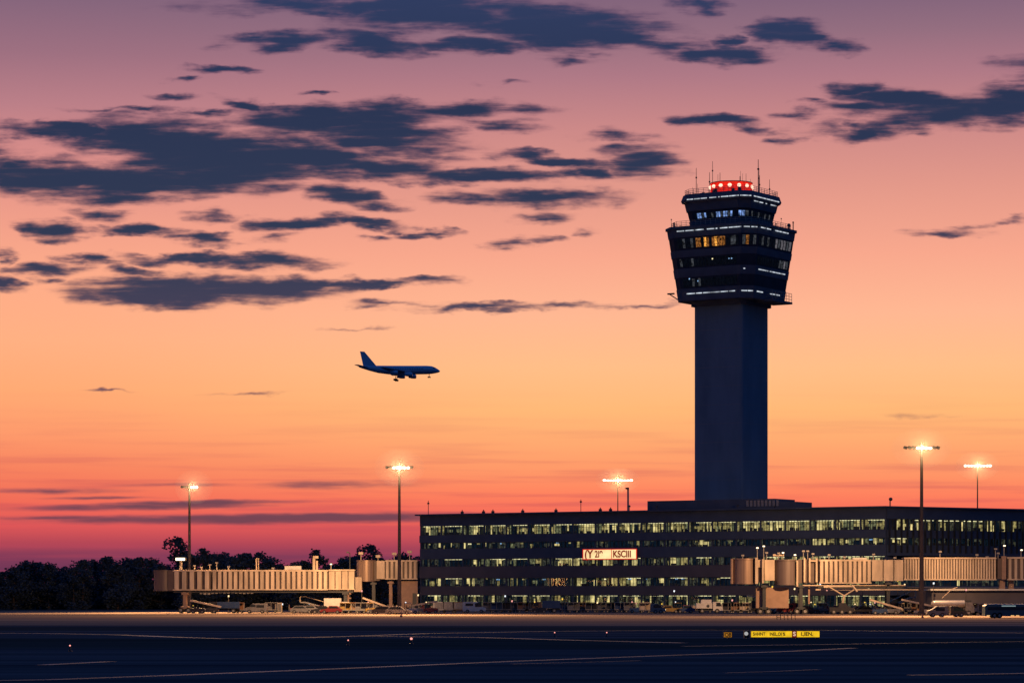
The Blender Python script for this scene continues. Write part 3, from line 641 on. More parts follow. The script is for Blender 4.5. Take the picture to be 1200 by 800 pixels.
# ---------------------------------------------------------------- jet bridges
def ribbed(name, x0, x1, y, z0, z1, pitch, duty, parent, proud=.14, m=CREAM, rails=True):
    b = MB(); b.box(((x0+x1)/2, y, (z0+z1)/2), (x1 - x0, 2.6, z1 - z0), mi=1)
    n = max(1, round((x1 - x0) / pitch)); p = (x1 - x0) / n
    for k in range(n):
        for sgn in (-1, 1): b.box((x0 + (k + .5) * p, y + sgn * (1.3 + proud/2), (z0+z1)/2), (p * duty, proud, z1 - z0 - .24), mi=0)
    if rails:
        for z in (z0 + .05, z1 - .02):
            for sgn in (-1, 1): b.box(((x0+x1)/2, y + sgn * 1.42, z), (x1 - x0, .32, .22), mi=0)
    b.box(((x0+x1)/2, y, z1 + .12), (x1 - x0 - .2, 2.4, .14), mi=0)
    return b.build(name, [m, RECESS], parent)
def cyl(name, x, y, r0, z0, z1, m, parent, n=28):
    b = MB(); b.tube((x, y, z0), (x, y, z1), r0, n=n, smooth=True); b.tube((x, y, z0 - .15), (x, y, z0 + .1), r0 + .1, n=n); b.tube((x, y, z1 - .1), (x, y, z1 + .15), r0 + .1, n=n); return b.build(name, m, parent)
CYLM = mat('rotunda_panel', (.28, .20, .16), .38, .45, .3, 1.5, (3, 3, .05))
CYLD = mat('rotunda_dark', (.13, .10, .10), .45, .1, .2, 1.5, (3, 3, .05))
def roofbox(name, x, y, z, d, m, parent, post=0):
    b = MB(); b.box((x, y, z + post + d[2]/2), d)
    if post: b.tube((x, y, z), (x, y, z + post), .08)
    return b.build(name, m, parent)
def lamp_small(x, y, z, hh, parent, lit=True):
    b = MB(); b.tube((x, y, z), (x, y, z + hh), .09, n=6); b.box((x, y - .15, z + hh), (.5, .5, .3)); p = b.build('bridge_lamp', STEEL, parent)
    if lit:
        b = MB(); b.box((x, y - .42, z + hh), (.36, .06, .2)); b.build('lens', emis('small_lens', (1, .85, .55), 3), p)
def wheel(name, c, r0, w, parent, m=RUB):
    b = MB(); b.tube((c[0], c[1] - w/2, c[2]), (c[0], c[1] + w/2, c[2]), r0, n=14); o = b.build(name, m, parent)
    b = MB(); b.tube((c[0], c[1] - w/2 - .01, c[2]), (c[0], c[1] + w/2 + .01, c[2]), r0 * .5, n=10); b.build('rim', STEEL, o); return o
def bogie(x, y, ztop, parent, m=BROWN):
    b = MB(); b.box((x, y - .9, ztop/2 + .5), (.6, .5, ztop - 1.0)); b.box((x, y + .9, ztop/2 + .5), (.6, .5, ztop - 1.0)); b.box((x, y, 1.1), (1.5, 2.6, .5)); b.box((x, y, ztop - .3), (1.2, 2.6, .4)); o = b.build('drive_column', m, parent)
    for dx in (-.75, .75):
        for dy in (-1.1, 1.1): wheel('wheel', (x + dx, y + dy, .55), .55, .4, o)
def jet_label(n, l): return thing(n, (0, 0, 0), l, 'jet bridge', 'jet bridges over the apron')
# left bridge
JD = 565; Xl = lambda p: wx(p, JD); zt, zb_ = wz(668.5, JD), wz(691, JD)
j1 = jet_label('jet_bridge', 'long cream ribbed jet bridge at left, its rounded end in front of the trees')
cyl('rotunda', Xl(191), JD, 1.75, zb_, zt, mat('rotunda_dimmed', (.13, .10, .095), .5, .2, .2, 1.5, (3, 3, .05)), j1)  # darker panel colour stands in for weak light at this end
b = MB(); b.box((Xl(201), JD, (zb_+zt)/2), (1.4, 3.0, zt - zb_ + .3)); b.build('cab_collar', RECESS, j1)
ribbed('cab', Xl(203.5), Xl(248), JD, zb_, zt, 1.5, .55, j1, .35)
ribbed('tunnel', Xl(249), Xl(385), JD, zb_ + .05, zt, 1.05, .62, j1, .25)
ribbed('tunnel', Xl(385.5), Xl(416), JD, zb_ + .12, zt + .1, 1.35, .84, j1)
b = MB(); b.box(((Xl(204)+Xl(414))/2, JD, zb_ - .35), (Xl(414) - Xl(204), 2.2, .3)); b.build('underframe', DARK, j1)
bogie(Xl(217), JD, zb_ - .4, j1); bogie(Xl(405), JD, zb_ - .4, j1, DARK)
b = MB(); b.box((Xl(212), JD - .5, zt + 2.3), (1.9, 1.2, .6)); b.tube((Xl(212), JD, zt), (Xl(212), JD, zt + 2), .25); bx = b.build('roof_light_box', STEEL, j1)
b = MB(); b.box((Xl(212), JD - 1.13, zt + 2.3), (1.8, .06, .5)); b.build('lens', emis('small_lens', (1, .85, .55), 3), bx)
roofbox('air_unit', Xl(343.5), JD, zt + .1, (3.2, 1.6, .7), WHITE, j1, .15)
for px, hh in ((228, 1.0), (246, 1.2), (254, 1.6), (268, .8), (320, .5), (388, 1.3), (236, .7)): lamp_small(Xl(px), JD, zt, hh, j1, px in (388,))
b = MB(); b.box((Xl(300.5), JD, zt + 1.2), (.22, .3, 2.4)); b.box((Xl(303), JD, zt + 1.2), (.14, .3, 2.4)); b.box((Xl(302), JD, zt + 2.4), (.6, .3, .16)); b.build('ladder', CREAM, j1)
b = MB(); b.box((Xl(368), JD, zt + 1.3), (.5, .4, 2.6)); b.box((Xl(370), JD, zt + 2.7), (1.0, .5, .5)); b.box((Xl(371.5), JD, zt + 1.0), (.35, .4, 2.0)); b.build('vent_mast', CREAM, j1)
b = MB()
for k in range(14): b.box((Xl(236 + k * 4.6), JD - .8, zb_ - .5 - rnd.random() * .25), (.5, .4, rnd.uniform(.15, .4)))
b.build('cable_tray', STEEL, j1)
# second left bridge, joining the building
JD2 = 578; Xm = lambda p: wx(p, JD2); zt2, zb2 = wz(657, JD2), wz(680, JD2)
j2 = jet_label('jet_bridge', 'short cream jet bridge running into the left end of the terminal')
cyl('rotunda', Xm(429), JD2, 1.9, zb2, zt2, CYLM, j2)
b = MB(); b.box((Xm(442), JD2, (zb2+zt2)/2), (1.1, 2.4, zt2 - zb2)); b.build('cab_collar', RECESS, j2)
b = MB(); b.box((Xm(446.5), JD2, (zb2+zt2)/2 + .2), (1.6, 3.0, zt2 - zb2 - .3)); b.build('cab', CREAM, j2)
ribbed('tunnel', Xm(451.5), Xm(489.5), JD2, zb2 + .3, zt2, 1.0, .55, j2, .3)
boxpart('stair_enclosure', Xm(415.5), Xm(424.5), JD2 - 2, JD2 + 1.5, wz(693, JD2), wz(676, JD2), CREAM, j2)
boxpart('lower_panel', Xm(470), Xm(489.5), JD2 - .8, JD2 + 1.6, 0, wz(680.5, JD2), BROWN, j2)
b = MB(); b.box((Xm(486), JD2 - 1.0, 2.1), (.8, .2, 3.6)); b.build('door', DARK, j2)
bogie(Xm(438), JD2, zb2 - .3, j2, DARK); bogie(Xm(458), JD2, zb2 - .1, j2)
for px, hh in ((423, 1.5), (443, .9), (462, 1.4), (480, 1.8)):
    roofbox('roof_unit', Xm(px), JD2, zt2, (.9, .8, .5), CREAM, j2, hh - .2)
b = MB(); b.tube((Xm(411), JD2 - 3, 2), (Xm(411), JD2 - 3, wz(648, JD2)), .09); b.tube((Xm(411), JD2 - 3, wz(648, JD2)), (Xm(408.5), JD2 - 3, wz(646.5, JD2)), .07); b.box((Xm(408.5), JD2 - 3, wz(647, JD2)), (.5, .4, .3)); b.build('bracket_lamp', DARK, j2)
b = MB()
for k in range(7): b.box((Xm(407 + (k % 2) * 4), JD2 - 3, wz(703 - k * 2.6, JD2)), (.5, .5, .28)); 
b.tube((Xm(409), JD2 - 3, 1), (Xm(409), JD2 - 3, wz(685, JD2)), .2); b.build('service_tower', BROWN, j2)
# right bridge
JR = 530; Xr = lambda p: wx(p, JR); a0, a1 = wz(683, JR), wz(655, JR)
j3 = jet_label('jet_bridge', 'longest cream jet bridge, spanning the right half in front of the terminal')
cyl('rotunda', Xr(871.5), JR, 2.15, a0, a1, CYLM, j3); 
b = MB(); b.box((Xr(857.5), JR, (a0+a1)/2), (.35, 2.6, a1 - a0 + .2)); b.build('end_frame', BROWN, j3)
b = MB(); b.box((Xr(885.5), JR - .4, (a0+a1)/2 + .1), (.5, 3.2, a1 - a0 + .4)); b.box((Xr(889.5), JR, (a0+a1)/2 + 1.4), (1.6, 2.8, 1.4)); b.box((Xr(893), JR - .4, (a0+a1)/2), (.3, 3.0, a1 - a0)); b.build('door_frame', CREAM, j3)
b = MB(); b.box((Xr(889.5), JR, (a0+a1)/2 - .6), (1.2, 2.4, 2.9)); b.build('door', RECESS, j3)
b = MB(); b.box((Xr(901), JR, (a0+a1)/2 + .2), (1.85, 3.0, a1 - a0 - .6)); b.build('cab', CREAM, j3)
cyl('rotunda', Xr(920), JR, 2.0, a0 - .2, a1 - .2, CYLD, j3)
b = MB()
for px in (933.5, 942, 948, 956): b.box((Xr(px), JR - 1.2, (a0+a1)/2 + (.2 if px != 933.5 else -.4)), (.32, .4, a1 - a0 + (.4 if px < 940 else 0)))
b.box((Xr(952), JR - 1.2, a1 - .3), (1.4, .36, .3)); b.build('frame_post', CREAM, j3)
b = MB(); b.box((Xr(947), JR + .2, (a0+a1)/2), (3.9, 2.2, a1 - a0)); b.build('bellows', RECESS, j3)
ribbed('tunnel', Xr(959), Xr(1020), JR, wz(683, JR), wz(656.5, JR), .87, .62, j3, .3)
b = MB()
for xa_, xb_ in ((1020.5, 1033.5), (1034, 1046), (1046.5, 1057.5)): b.box(((Xr(xa_)+Xr(xb_))/2, JR, wz(668, JR)), (Xr(xb_) - Xr(xa_) - .08, 2.9, wz(655.5, JR) - wz(680, JR)))
b.build('smooth_tunnel', CREAM, j3)
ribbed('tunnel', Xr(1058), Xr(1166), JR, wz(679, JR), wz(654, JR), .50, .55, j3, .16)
b = MB(); b.box((Xr(1171), JR - .2, wz(666, JR)), (1.0, 2.2, wz(654, JR) - wz(678, JR))); b.build('bellows', RECESS, j3)
b = MB(); b.box((Xr(1175), JR - 1.0, wz(665, JR)), (.75, 1.2, wz(652, JR) - wz(679, JR))); b.box((Xr(1174), JR, wz(679, JR)/2), (.9, 1.6, wz(679, JR))); b.box((Xr(1185), JR + .4, wz(679, JR)/2), (.9, 1.2, wz(679, JR))); b.build('support_column', BROWN, j3)
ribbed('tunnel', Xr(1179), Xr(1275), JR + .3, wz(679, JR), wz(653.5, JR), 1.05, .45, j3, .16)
b = MB(); b.box(((Xr(955)+Xr(1075))/2, JR - 1.2, wz(690.5, JR)), (Xr(1075) - Xr(955), .3, .22)); b.box(((Xr(940)+Xr(1060))/2, JR - 1.0, wz(685.5, JR)), (Xr(1060) - Xr(940), .3, .2)); b.build('service_rail', CREAM, j3)
b = MB(); b.box(((Xr(958)+Xr(1058))/2, JR, wz(687.5, JR)), (Xr(1058) - Xr(958), 1.8, .5)); b.build('underframe', DARK, j3)
b = MB(); b.box((Xr(948), JR, wz(697, JR)), (.3, .4, 3.2)); b.build('support_post', BROWN, j3)
b = MB(); b.box((Xr(905), JR + .4, wz(700, JR)), (6.0, 1.6, 3.8)); b.build('support_panel', BROWN, j3)
bogie(Xr(938), JR, a0 - .3, j3, DARK); bogie(Xr(895), JR, a0 - .3, j3, DARK); bogie(Xr(1040), JR, a0 + .2, j3, DARK)
for px, hh, lit in ((887, 2.2, True), (894.5, 2.5, True), (898, 1.3, False), (870, .8, False), (917, 1.3, True), (912, 1.2, False), (941, 1.6, False), (946, 1.6, False), (952, 1.1, False), (931, .9, True), (971, .9, False), (989, .5, False), (1023, 1.0, False), (1048, .4, False), (1101, 1.5, False), (1144, .9, False), (1156, .5, False), (1166, 2.0, False), (1169, 1.2, False), (1176, 2.6, True), (1196, 1.8, True)):
    lamp_small(Xr(px), JR - .6, a1 - .1, hh, j3, lit)
roofbox('air_unit', Xr(1007), JR, a1 - .1, (2.6, 1.4, .28), WHITE, j3, .1)
roofbox('air_unit', Xr(912), JR, a1 - .1, (2.0, 1.2, .35), CREAM, j3, .7)

# ---------------------------------------------------------------- masts
POLE = mat('dark_pole', (.055, .05, .05), .85)  # dark base colour offsets the strong lamp light close by
HALO = bpy.data.materials.new('lamp_halo_volume'); HALO.use_nodes = True; HALO.node_tree.nodes.clear()  # scattering volume added to form a halo round each lamp head
_v = HALO.node_tree.nodes.new('ShaderNodeVolumeScatter'); _v.inputs['Density'].default_value = .016; _v.inputs['Color'].default_value = (1, .95, .9, 1)
_o = HALO.node_tree.nodes.new('ShaderNodeOutputMaterial'); HALO.node_tree.links.new(_v.outputs[0], _o.inputs['Volume'])
NOBEAM = bpy.data.collections.new('beam_excluded')
def mast(px, py, D, label, nfl, wid, lit, power, rad=.32, gx_=0., gk=1., color=(1, .53, .22), double=False):
    x, h = wx(px, D), wz(py, D)
    o = thing('floodlight_mast', (x, D, 0), label, 'floodlight mast', 'floodlight masts round the apron')
    b = MB(); b.tube((0, 0, 0), (0, 0, .5), rad * 2.2, n=12); b.tube((0, 0, .5), (0, 0, h * .35), rad * 1.25, rad, n=12); b.tube((0, 0, h * .35), (0, 0, h - .3), rad, rad * .62, n=12); b.build('pole', POLE, o)
    b = MB(); b.tube((-wid/2, 0, h), (wid/2, 0, h), .09, n=6); b.tube((0, 0, h - .8), (0, 0, h + .7), .28, n=8)
    n = 16; pts = [(wid * .42 * math.cos(2*math.pi*k/n), wid * .2 * math.sin(2*math.pi*k/n), h + .05) for k in range(n + 1)]; b.path(pts, .07, 5)
    for sg in (-1, 1): b.tube((0, 0, h - 1.2), (sg * wid * .3, 0, h), .05, n=5)
    b.tube((.3, 0, h + .5), (.3, 0, h + 1.3), .04, n=5); b.build('crossarm', DARK, o)
    for k in range(nfl):
        t = -wid/2 + wid * (k + .5) / nfl; on = lit(k / (nfl - 1))
        yy = -.35 - .25 * (k % 2)
        b = MB(); b.box((t, yy + .2, h - .05), (wid / nfl * .8, .45, .5), ry=(.25 if not on else 0)); fl = b.build('floodlight', DARK, o)
        if on:
            b = MB(); b.sphere((t, yy - .1, h - .12), .5, sc=(wid / nfl * 1.0, .35, .62)); b.build('lens', E_FLOOD, fl)
    for (aim, pw, size, blend) in power:
        ld = bpy.data.lights.new('flood', 'SPOT'); ld.energy = pw; ld.spot_size = R(size); ld.spot_blend = blend; ld.color = color; ld.shadow_soft_size = .9; ld.volume_factor = 0
        lo = bpy.data.objects.new('flood', ld); C.objects.link(lo); lo.parent = o; lo.location = (0, -4.8, h - 2.2)
        lo.rotation_euler = (Vector(aim) - Vector((x, D - 4.8, h - 2.2))).to_track_quat('-Z', 'Y').to_euler()
    gp = wid * gx_; spots = [c for c in o.children if c.type == 'LIGHT']; pole_ = [c for c in o.children if c.name.startswith('pole')][0]
    b = MB(); b.sphere((gp, 0, h - .1), 1.0, n=20, m=12, sc=(wid * .5 + 2.2, 4.0, 3.6)); halo_ = b.build('lamp_halo', HALO, o)
    if spots:           # flood beams skip the added halo volume and the pole
        for m_ in (halo_, pole_): NOBEAM.objects.link(m_)
        for sp_ in spots: sp_.light_linking.receiver_collection = NOBEAM
    ld = bpy.data.lights.new('halo_light', 'POINT'); ld.energy = 3200 * gk; ld.color = (1, .58, .25); ld.shadow_soft_size = .5  # point light added to light the halo volume
    lo = bpy.data.objects.new('halo_light', ld); C.objects.link(lo); lo.parent = o; lo.location = (gp, -1.7, h - .1)
    return o
PW = 200000
mast(222, 570, 585, 'lit floodlight mast behind the left jet bridge, lamps lit on its right half', 7, 3.6, lambda t: t > .5, [((wx(222, 560), 540, 0), PW * 2.5, 150, 1)], gx_=.25, gk=.7)
mast(468, 547, 530, 'lit floodlight mast in front of the short jet bridge beside the terminal', 8, 5.2, lambda t: .15 < t < .9, [((wx(468, 520), 495, 0), PW * 2.3, 150, 1), ((wx(365, 565), 565, 6), PW * .85, 66, 1), ((wx(448, 575), 575, 4), PW * .25, 50, .8)])
mast(724, 562, 800, 'distant lit floodlight mast above the terminal roof, left of the tower', 9, 8.4, lambda t: True, [], .2, gk=1.8)
mast(1080, 524, 500, 'tallest lit floodlight mast, standing in front of the right jet bridge', 9, 6.4, lambda t: .35 < t < .85, [((wx(1070, 490), 462, 0), PW * 2.3, 150, 1), ((wx(1195, 530), 530, 7), PW * .22, 62, 1), ((wx(1005, 530), 530, 7), PW * .55, 76, 1), ((wx(895, 530), 530, 6), PW * .5, 36, 1)], .36)
mast(1145.5, 545, 700, 'distant lit floodlight mast above the right wing, right of the tallest mast', 9, 6.8, lambda t: True, [], .2, gk=1.3)
for k_ in NOBEAM.collection_objects: k_.light_linking.link_state = 'EXCLUDE'
D = 650; cp = thing('camera_pole', (wx(736, D), D, 0), 'thick dark pole without lamps, beside the distant mast left of the tower', 'pole')
b = MB(); b.tube((0, 0, 0), (0, 0, wz(573, D)), .3, .2); b.build('pole', STEEL, cp)
b = MB(); b.box((-.2, -.2, wz(572, D)), (.8, .5, .4)); b.build('camera_head', DARK, cp)

# ---------------------------------------------------------------- airliner
AD = 1905.0; asx = AD / F
pl = thing('airliner', (wx(468, AD), AD, wz(433.5, AD)), 'four-engined jet airliner flying left to right with its wheels down', 'airplane')
pl.rotation_euler = (0, R(.6), R(-6))
AW = mat('airliner_paint', (.27, .38, .56), .35, .1, .05, .1)
b = MB(); rings = []
for x, zc, rz_, ry_ in ((-27.3, 2.1, .25, .25), (-25, 1.9, .9, .8), (-20, 1.2, 1.75, 1.6), (-14, .45, 2.5, 2.4), (-7, 0, 2.9, 2.9), (10, 0, 2.9, 2.9), (18, .1, 2.85, 2.8), (21.5, .1, 2.6, 2.5), (24, -.15, 1.95, 1.9), (26, -.55, 1.1, 1.1), (27.2, -.75, .3, .3)):
    rings.append([(x, ry_ * math.cos(2*math.pi*k/20), zc + rz_ * math.sin(2*math.pi*k/20)) for k in range(20)])
b.loft(rings, smooth=True); fu = b.build('fuselage', AW, pl)
b = MB(); b.side([(22.6, 1.2), (24.2, .9), (24.0, 1.45), (23.0, 1.9)], -1.75, 1.75); b.build('cockpit_window', CARG, fu)
b = MB(); [b.box((x * 1.15, sg_ * 2.9, .75), (.5, .1, .55)) for x in range(-14, 18) for sg_ in (-1, 1) if x * 1.15 > -8 and x * 1.15 < 17]; b.build('cabin_windows', mat('cabin_pane', (.01, .015, .03), .3), fu)['kind'] = 'stuff'
b = MB(); b.loft([[(-15, -.35, 2.2), (-15, .35, 2.2), (-24.2, .35, 2.2), (-24.2, -.35, 2.2)], [(-23.6, -.14, 12.2), (-23.6, .14, 12.2), (-26.6, .14, 12.4), (-26.6, -.14, 12.4)]]); b.build('tail_fin', AW, pl)
for sg in (-1, 1):
    b = MB(); b.loft([[(8, sg * 2, -1.6), (8, sg * 2, -.9), (-5, sg * 2, -.9), (-5, sg * 2, -1.6)], [(-6, sg * 26, -.3), (-6, sg * 26, -.1), (-9.5, sg * 26, -.1), (-9.5, sg * 26, -.3)]]); wg = b.build('wing', AW, pl)
    b = MB(); b.loft([[(-20.5, sg * .8, 1.6), (-20.5, sg * .8, 1.9), (-25.5, sg * .8, 1.9), (-25.5, sg * .8, 1.6)], [(-26, sg * 9.5, 2.7), (-26, sg * 9.5, 2.85), (-28.8, sg * 9.5, 2.85), (-28.8, sg * 9.5, 2.7)]]); b.build('tailplane', AW, pl)
    for (ex, ey) in ((8.2, 9), (-.5, 17)):
        b = MB(); rr = []
        for x, q in ((ex + 1.9, 1.15), (ex + 1.2, 1.45), (ex - 1, 1.4), (ex - 3.2, .9)): rr.append([(x, sg*ey + q * math.cos(2*math.pi*k/14), -3.6 + (.6 if ey > 10 else 0) + q * math.sin(2*math.pi*k/14)) for k in range(14)])
        b.loft(rr, smooth=True); b.box((ex - 1.2, sg*ey, -2.1), (4.2, .3, 1.6)); b.build('engine', AW, pl)
for gx, gy, gz, wr in ((-2.2, -3.2, -6.6, .85), (-2.2, 3.2, -6.6, .85), (20, 0, -4.7, .55)):
    b = MB(); b.tube((gx + (.8 if gx < 0 else 0), gy * .9, -1.6), (gx, gy, gz), .22, n=8); g = b.build('landing_gear', DARK, pl)
    for dx in (-.55, .55): 
        b = MB(); b.tube((gx + dx, gy - .5, gz), (gx + dx, gy + .5, gz), wr * .85, n=12); b.build('wheel', RUB, g)
b = MB(); b.side([(-7, -2.4), (7, -2.4), (5, -3.5), (-5, -3.6)], -2, 2); b.build('belly_fairing', AW, pl)

# ---------------------------------------------------------------- apron vehicles
def V(name, px, D, label, cat, group, flip=False, yaw=0):
    return thing(name, (wx(px, D), D, 0.013), label, cat, group, rz=(math.pi if flip else 0) + R(yaw))
def wheels(o, xs, yw, r0=.33, w=.24):
    for x in xs:
        for s_ in (-1, 1): wheel('wheel', (x, s_ * yw, r0), r0, w, o)
def lights(o, x, yw, z, back, zb=None):
    for s_ in (-1, 1):
        b = MB(); b.box((x, s_ * yw, z), (.06, .28, .16)); b.build('headlight', E_HEAD if headon[0] else WHITE, o)
        b = MB(); b.box((back, s_ * yw, zb or z), (.06, .22, .16)); b.build('tail_light', RED, o)
headon = [False]; mk_ = [0]
E_MK = [emis('glint_warm', (1, .7, .35), 1.6), emis('glint_yellow', (1, .62, .08), 1.2), emis('glint_pink', (1, .4, .35), 1.2), emis('glint_white', (.9, .95, 1), 1.3)]  # emissive colours for the added glints and the work lamps
def car(px, D, label, col, flip=False, L_=4.5, kind='car', yaw=0):
    o = V('car', px, D, label, 'car', 'cars on the apron', flip, yaw); h = L_/2
    b = MB(); b.side([(-h, .35), (-h, .85), (-h+.25, .98), (h-1.3, .95), (h-.15, .75), (h, .55), (h-.05, .3)], -.86, .86); b.side([(-h+.35, .96), (-h+.95, 1.46), (.3, 1.5), (h-1.35, .95)], -.74, .74); b.build('body', VMATS[col], o)
    b = MB(); b.side([(-h+.62, 1.0), (-h+1.02, 1.36), (.2, 1.39), (h-1.65, 1.0)], -.76, .76); b.build('window', CARG, o)
    wheels(o, (-h+.85, h-.85), .78); lights(o, h, .6, .62, -h, .75); return o
def van(px, D, label, col, flip=False, L_=5.4, H_=2.2, yaw=0, name='van'):
    o = V(name, px, D, label, 'van', 'vans on the apron', flip, yaw); h = L_/2
    b = MB(); b.side([(-h, .35), (-h, H_-.1), (-h+.12, H_), (h-1.6, H_), (h-.85, 1.25), (h-.1, 1.0), (h, .4)], -.95, .95); b.build('body', VMATS[col], o)
    b = MB(); b.side([(h-1.5, H_-.12), (h-.82, 1.22), (h-2.2, 1.22), (h-2.2, H_-.3)], -.97, .97); b.box((-h+1.3, 0, H_ - .55), (1.5, 1.93, .5)); b.build('window', CARG, o)
    wheels(o, (-h+.95, h-.95), .86, .36); lights(o, h, .7, .75, -h, .9)
    b = MB(); b.box((h - .02, 0, .5), (.15, 1.9, .2)); b.box((-h + .02, 0, .5), (.15, 1.9, .2)); b.build('bumper', DARK, o); return o
def boxtruck(px, D, label, col, boxcol, flip=False, L_=7.0, H_=3.0, yaw=0):
    o = V('box_truck', px, D, label, 'truck', 'trucks on the apron', flip, yaw); h = L_/2
    b = MB(); b.side([(h-1.9, .5), (h-1.9, 2.2), (h-.5, 2.2), (h-.1, 1.4), (h, .5)], -1.05, 1.05); b.build('cab', VMATS[col], o)
    b = MB(); b.side([(h-1.3, 1.35), (h-1.3, 2.05), (h-.52, 2.05), (h-.16, 1.35)], -1.07, 1.07); b.build('window', CARG, o)
    b = MB(); b.box(((-h + h - 2.0)/2, 0, (.95 + H_)/2), (L_ - 2.1, 2.3, H_ - .95)); b.build('cargo_box', VMATS[boxcol], o)
    b = MB(); b.box((-.4, 0, .75), (L_ - .8, 1.0, .3)); b.build('chassis', DARK, o)
    wheels(o, (-h+1.2, h-1.1), .95, .45, .3); lights(o, h, .8, .85, -h, .9); return o
def tractor(px, D, label, col, flip=False, canopy=True):
    o = V('baggage_tractor', px, D, label, 'baggage tractor', 'baggage tractors on the apron', flip)
    b = MB(); b.side([(-1.4, .3), (-1.4, .95), (-.2, .95), (.1, 1.1), (1.3, 1.0), (1.4, .3)], -.65, .65); b.build('body', VMATS[col], o)
    b = MB(); b.box((-.5, 0, 1.1), (.5, .9, .25)); b.box((-.78, 0, 1.4), (.12, .9, .5)); b.build('seat', BLACKP, o)
    b = MB(); b.tube((.05, .2, 1.1), (-.15, .2, 1.4), .04, n=5); b.tube((-.13, .2, 1.38), (-.17, .2, 1.42), .2, n=10); b.build('steering_wheel', DARK, o)
    if canopy:
        b = MB(); b.box((-.45, 0, 2.0), (1.5, 1.3, .1)); cnp = b.build('canopy', VMATS[col], o)
        b = MB(); [b.tube((x, y, .95), (x, y, 1.96), .04, n=5) for x in (-1.1, .25) for y in (-.55, .55)]; b.build('canopy_post', DARK, cnp)
    mk_[0] += 1
    b = MB(); b.sphere((-.9, 0, 2.16 if canopy else 1.5), .12, n=8); b.build('beacon', E_MK[mk_[0] % 4], o)  # small emissive sphere added as a glint on the vehicle
    wheels(o, (-.9, .9), .62, .32); lights(o, 1.4, .45, .75, -1.4); return o
def cart(px, D, label, col, flip=False, L_=3.0):
    o = V('baggage_cart', px, D, label, 'baggage cart', 'baggage carts on the apron', flip); h = L_/2
    b = MB(); b.box((0, 0, .5), (L_, 1.5, .14)); b.tube((h, 0, .45), (h + .8, 0, .35), .05, n=6); b.build('bed', DARK, o)
    b = MB(); [b.box((x, y, 1.25), (.07, .07, 1.4)) for x in (-h+.05, 0, h-.05) for y in (-.72, .72)]; [b.box((0, q, .62), (L_, .04, .1)) for q in (-.72, .72)]; [b.box((q, 0, .62), (.04, 1.44, .1)) for q in (-h+.05, h-.05)]; b.build('side_frame', STEEL, o)
    b = MB(); b.side([(-h, 1.95), (-h+.15, 2.08), (h-.15, 2.08), (h, 1.95)], -.78, .78); b.build('roof', VMATS[col], o)
    b = MB()
    for k in range(8): b.box((-h + .1 + (k + .5) * (L_-.2)/8, .68 + .05 * (k % 2), 1.25), ((L_-.2)/8, .05, 1.35))
    b.box((-h * .5, -.3, .95), (h * .8, .7, .7)); b.build('curtain', VMATS[col], o)
    wheels(o, (-h+.5, h-.5), .6, .24, .16); return o
def dolly(px, D, label, clabel, col, flip=False):
    o = V('container_dolly', px, D, label, 'container dolly', 'container dollies on the apron', flip)
    b = MB(); b.box((0, 0, .5), (2.6, 1.7, .16)); b.tube((1.3, 0, .5), (2.1, 0, .35), .05, n=6); b.build('bed', DARK, o); wheels(o, (-.9, .9), .65, .24, .16)
    k = thing('cargo_container', (o.location.x, o.location.y, .595), clabel, 'cargo container', 'cargo containers on dollies', rz=(math.pi if flip else 0))
    b = MB(); b.side([(-.85, .0), (-1.25, .45), (-1.25, 1.6), (1.0, 1.6), (1.0, .0)], -.75, .75); b.build('shell', VMATS[col], k)
    b = MB(); b.box((-.1, -.76, .82), (1.7, .03, 1.3)); b.build('door', STEEL, k)
    b = MB(); [b.box((-1.1 + q * .5, -.79, .82), (.05, .03, 1.4)) for q in range(5)]; b.build('frame_strut', SILV, k)
    return o
def belt(px, D, label, col, flip=False, ang=14, L_=7.5):
    o = V('belt_loader', px, D, label, 'belt loader', 'belt loaders on the apron', flip)
    b = MB(); b.side([(-2.2, .35), (-2.2, 1.0), (.6, 1.0), (1.2, .8), (2.2, .8), (2.2, .35)], -.95, .95); b.build('body', VMATS[col], o)
    ca, sa = math.cos(R(ang)), math.sin(R(ang))
    b = MB(); b.box((.3, .2, 1.75), (L_, .85, .18), ry=-R(ang)); b.build('belt', RUB, o)
    b = MB(); [b.box((.3, .2 + s_ * .5, 1.85), (L_ + .1, .12, .32), ry=-R(ang)) for s_ in (-1, 1)]; b.build('rail', CREAM, o)
    b = MB(); b.tube((-.6, .2, .9), (.9, .2, 1.8), .08, n=6); b.tube((1.0, .2, .9), (-.4, .2, 1.5), .08, n=6); b.build('lift_arm', DARK, o)
    b = MB(); b.box((-1.0, -.6, 1.25), (.5, .5, .5)); b.build('seat', BLACKP, o)
    wheels(o, (-1.4, 1.4), .85, .36); lights(o, 2.2, .7, .65, -2.2); return o
def stairs(px, D, label, col, flip=False, hh=3.4):
    o = V('passenger_stairs', px, D, label, 'mobile stairs', None, flip)
    b = MB(); b.side([(-2.6, .4), (-2.6, 1.0), (1.2, 1.0), (1.4, 1.9), (2.3, 1.9), (2.6, 1.1), (2.6, .4)], -1, 1); b.build('body', VMATS[col], o)
    b = MB(); b.side([(2.4, .9), (-2.4, hh), (-3.4, hh), (-3.4, hh - .25), (-2.5, hh - .25), (2.0, .9)], -.7, .7); b.build('flight', SILV, o)
    b = MB(); [b.path([(2.4, y, 1.9), (-2.4, y, hh + 1), (-3.4, y, hh + 1), (-3.4, y, hh)], .05) for y in (-.72, .72)]; b.build('handrail', CREAM, o)
    b = MB(); [b.box((x, y, (1 + hh) / 2), (.1, .1, hh - 1)) for x in (-2.6, -2.0) for y in (-.6, .6)]; b.build('strut', DARK, o)
    wheels(o, (-1.6, 1.7), .9, .4); return o
G_BR = 'portable barriers'
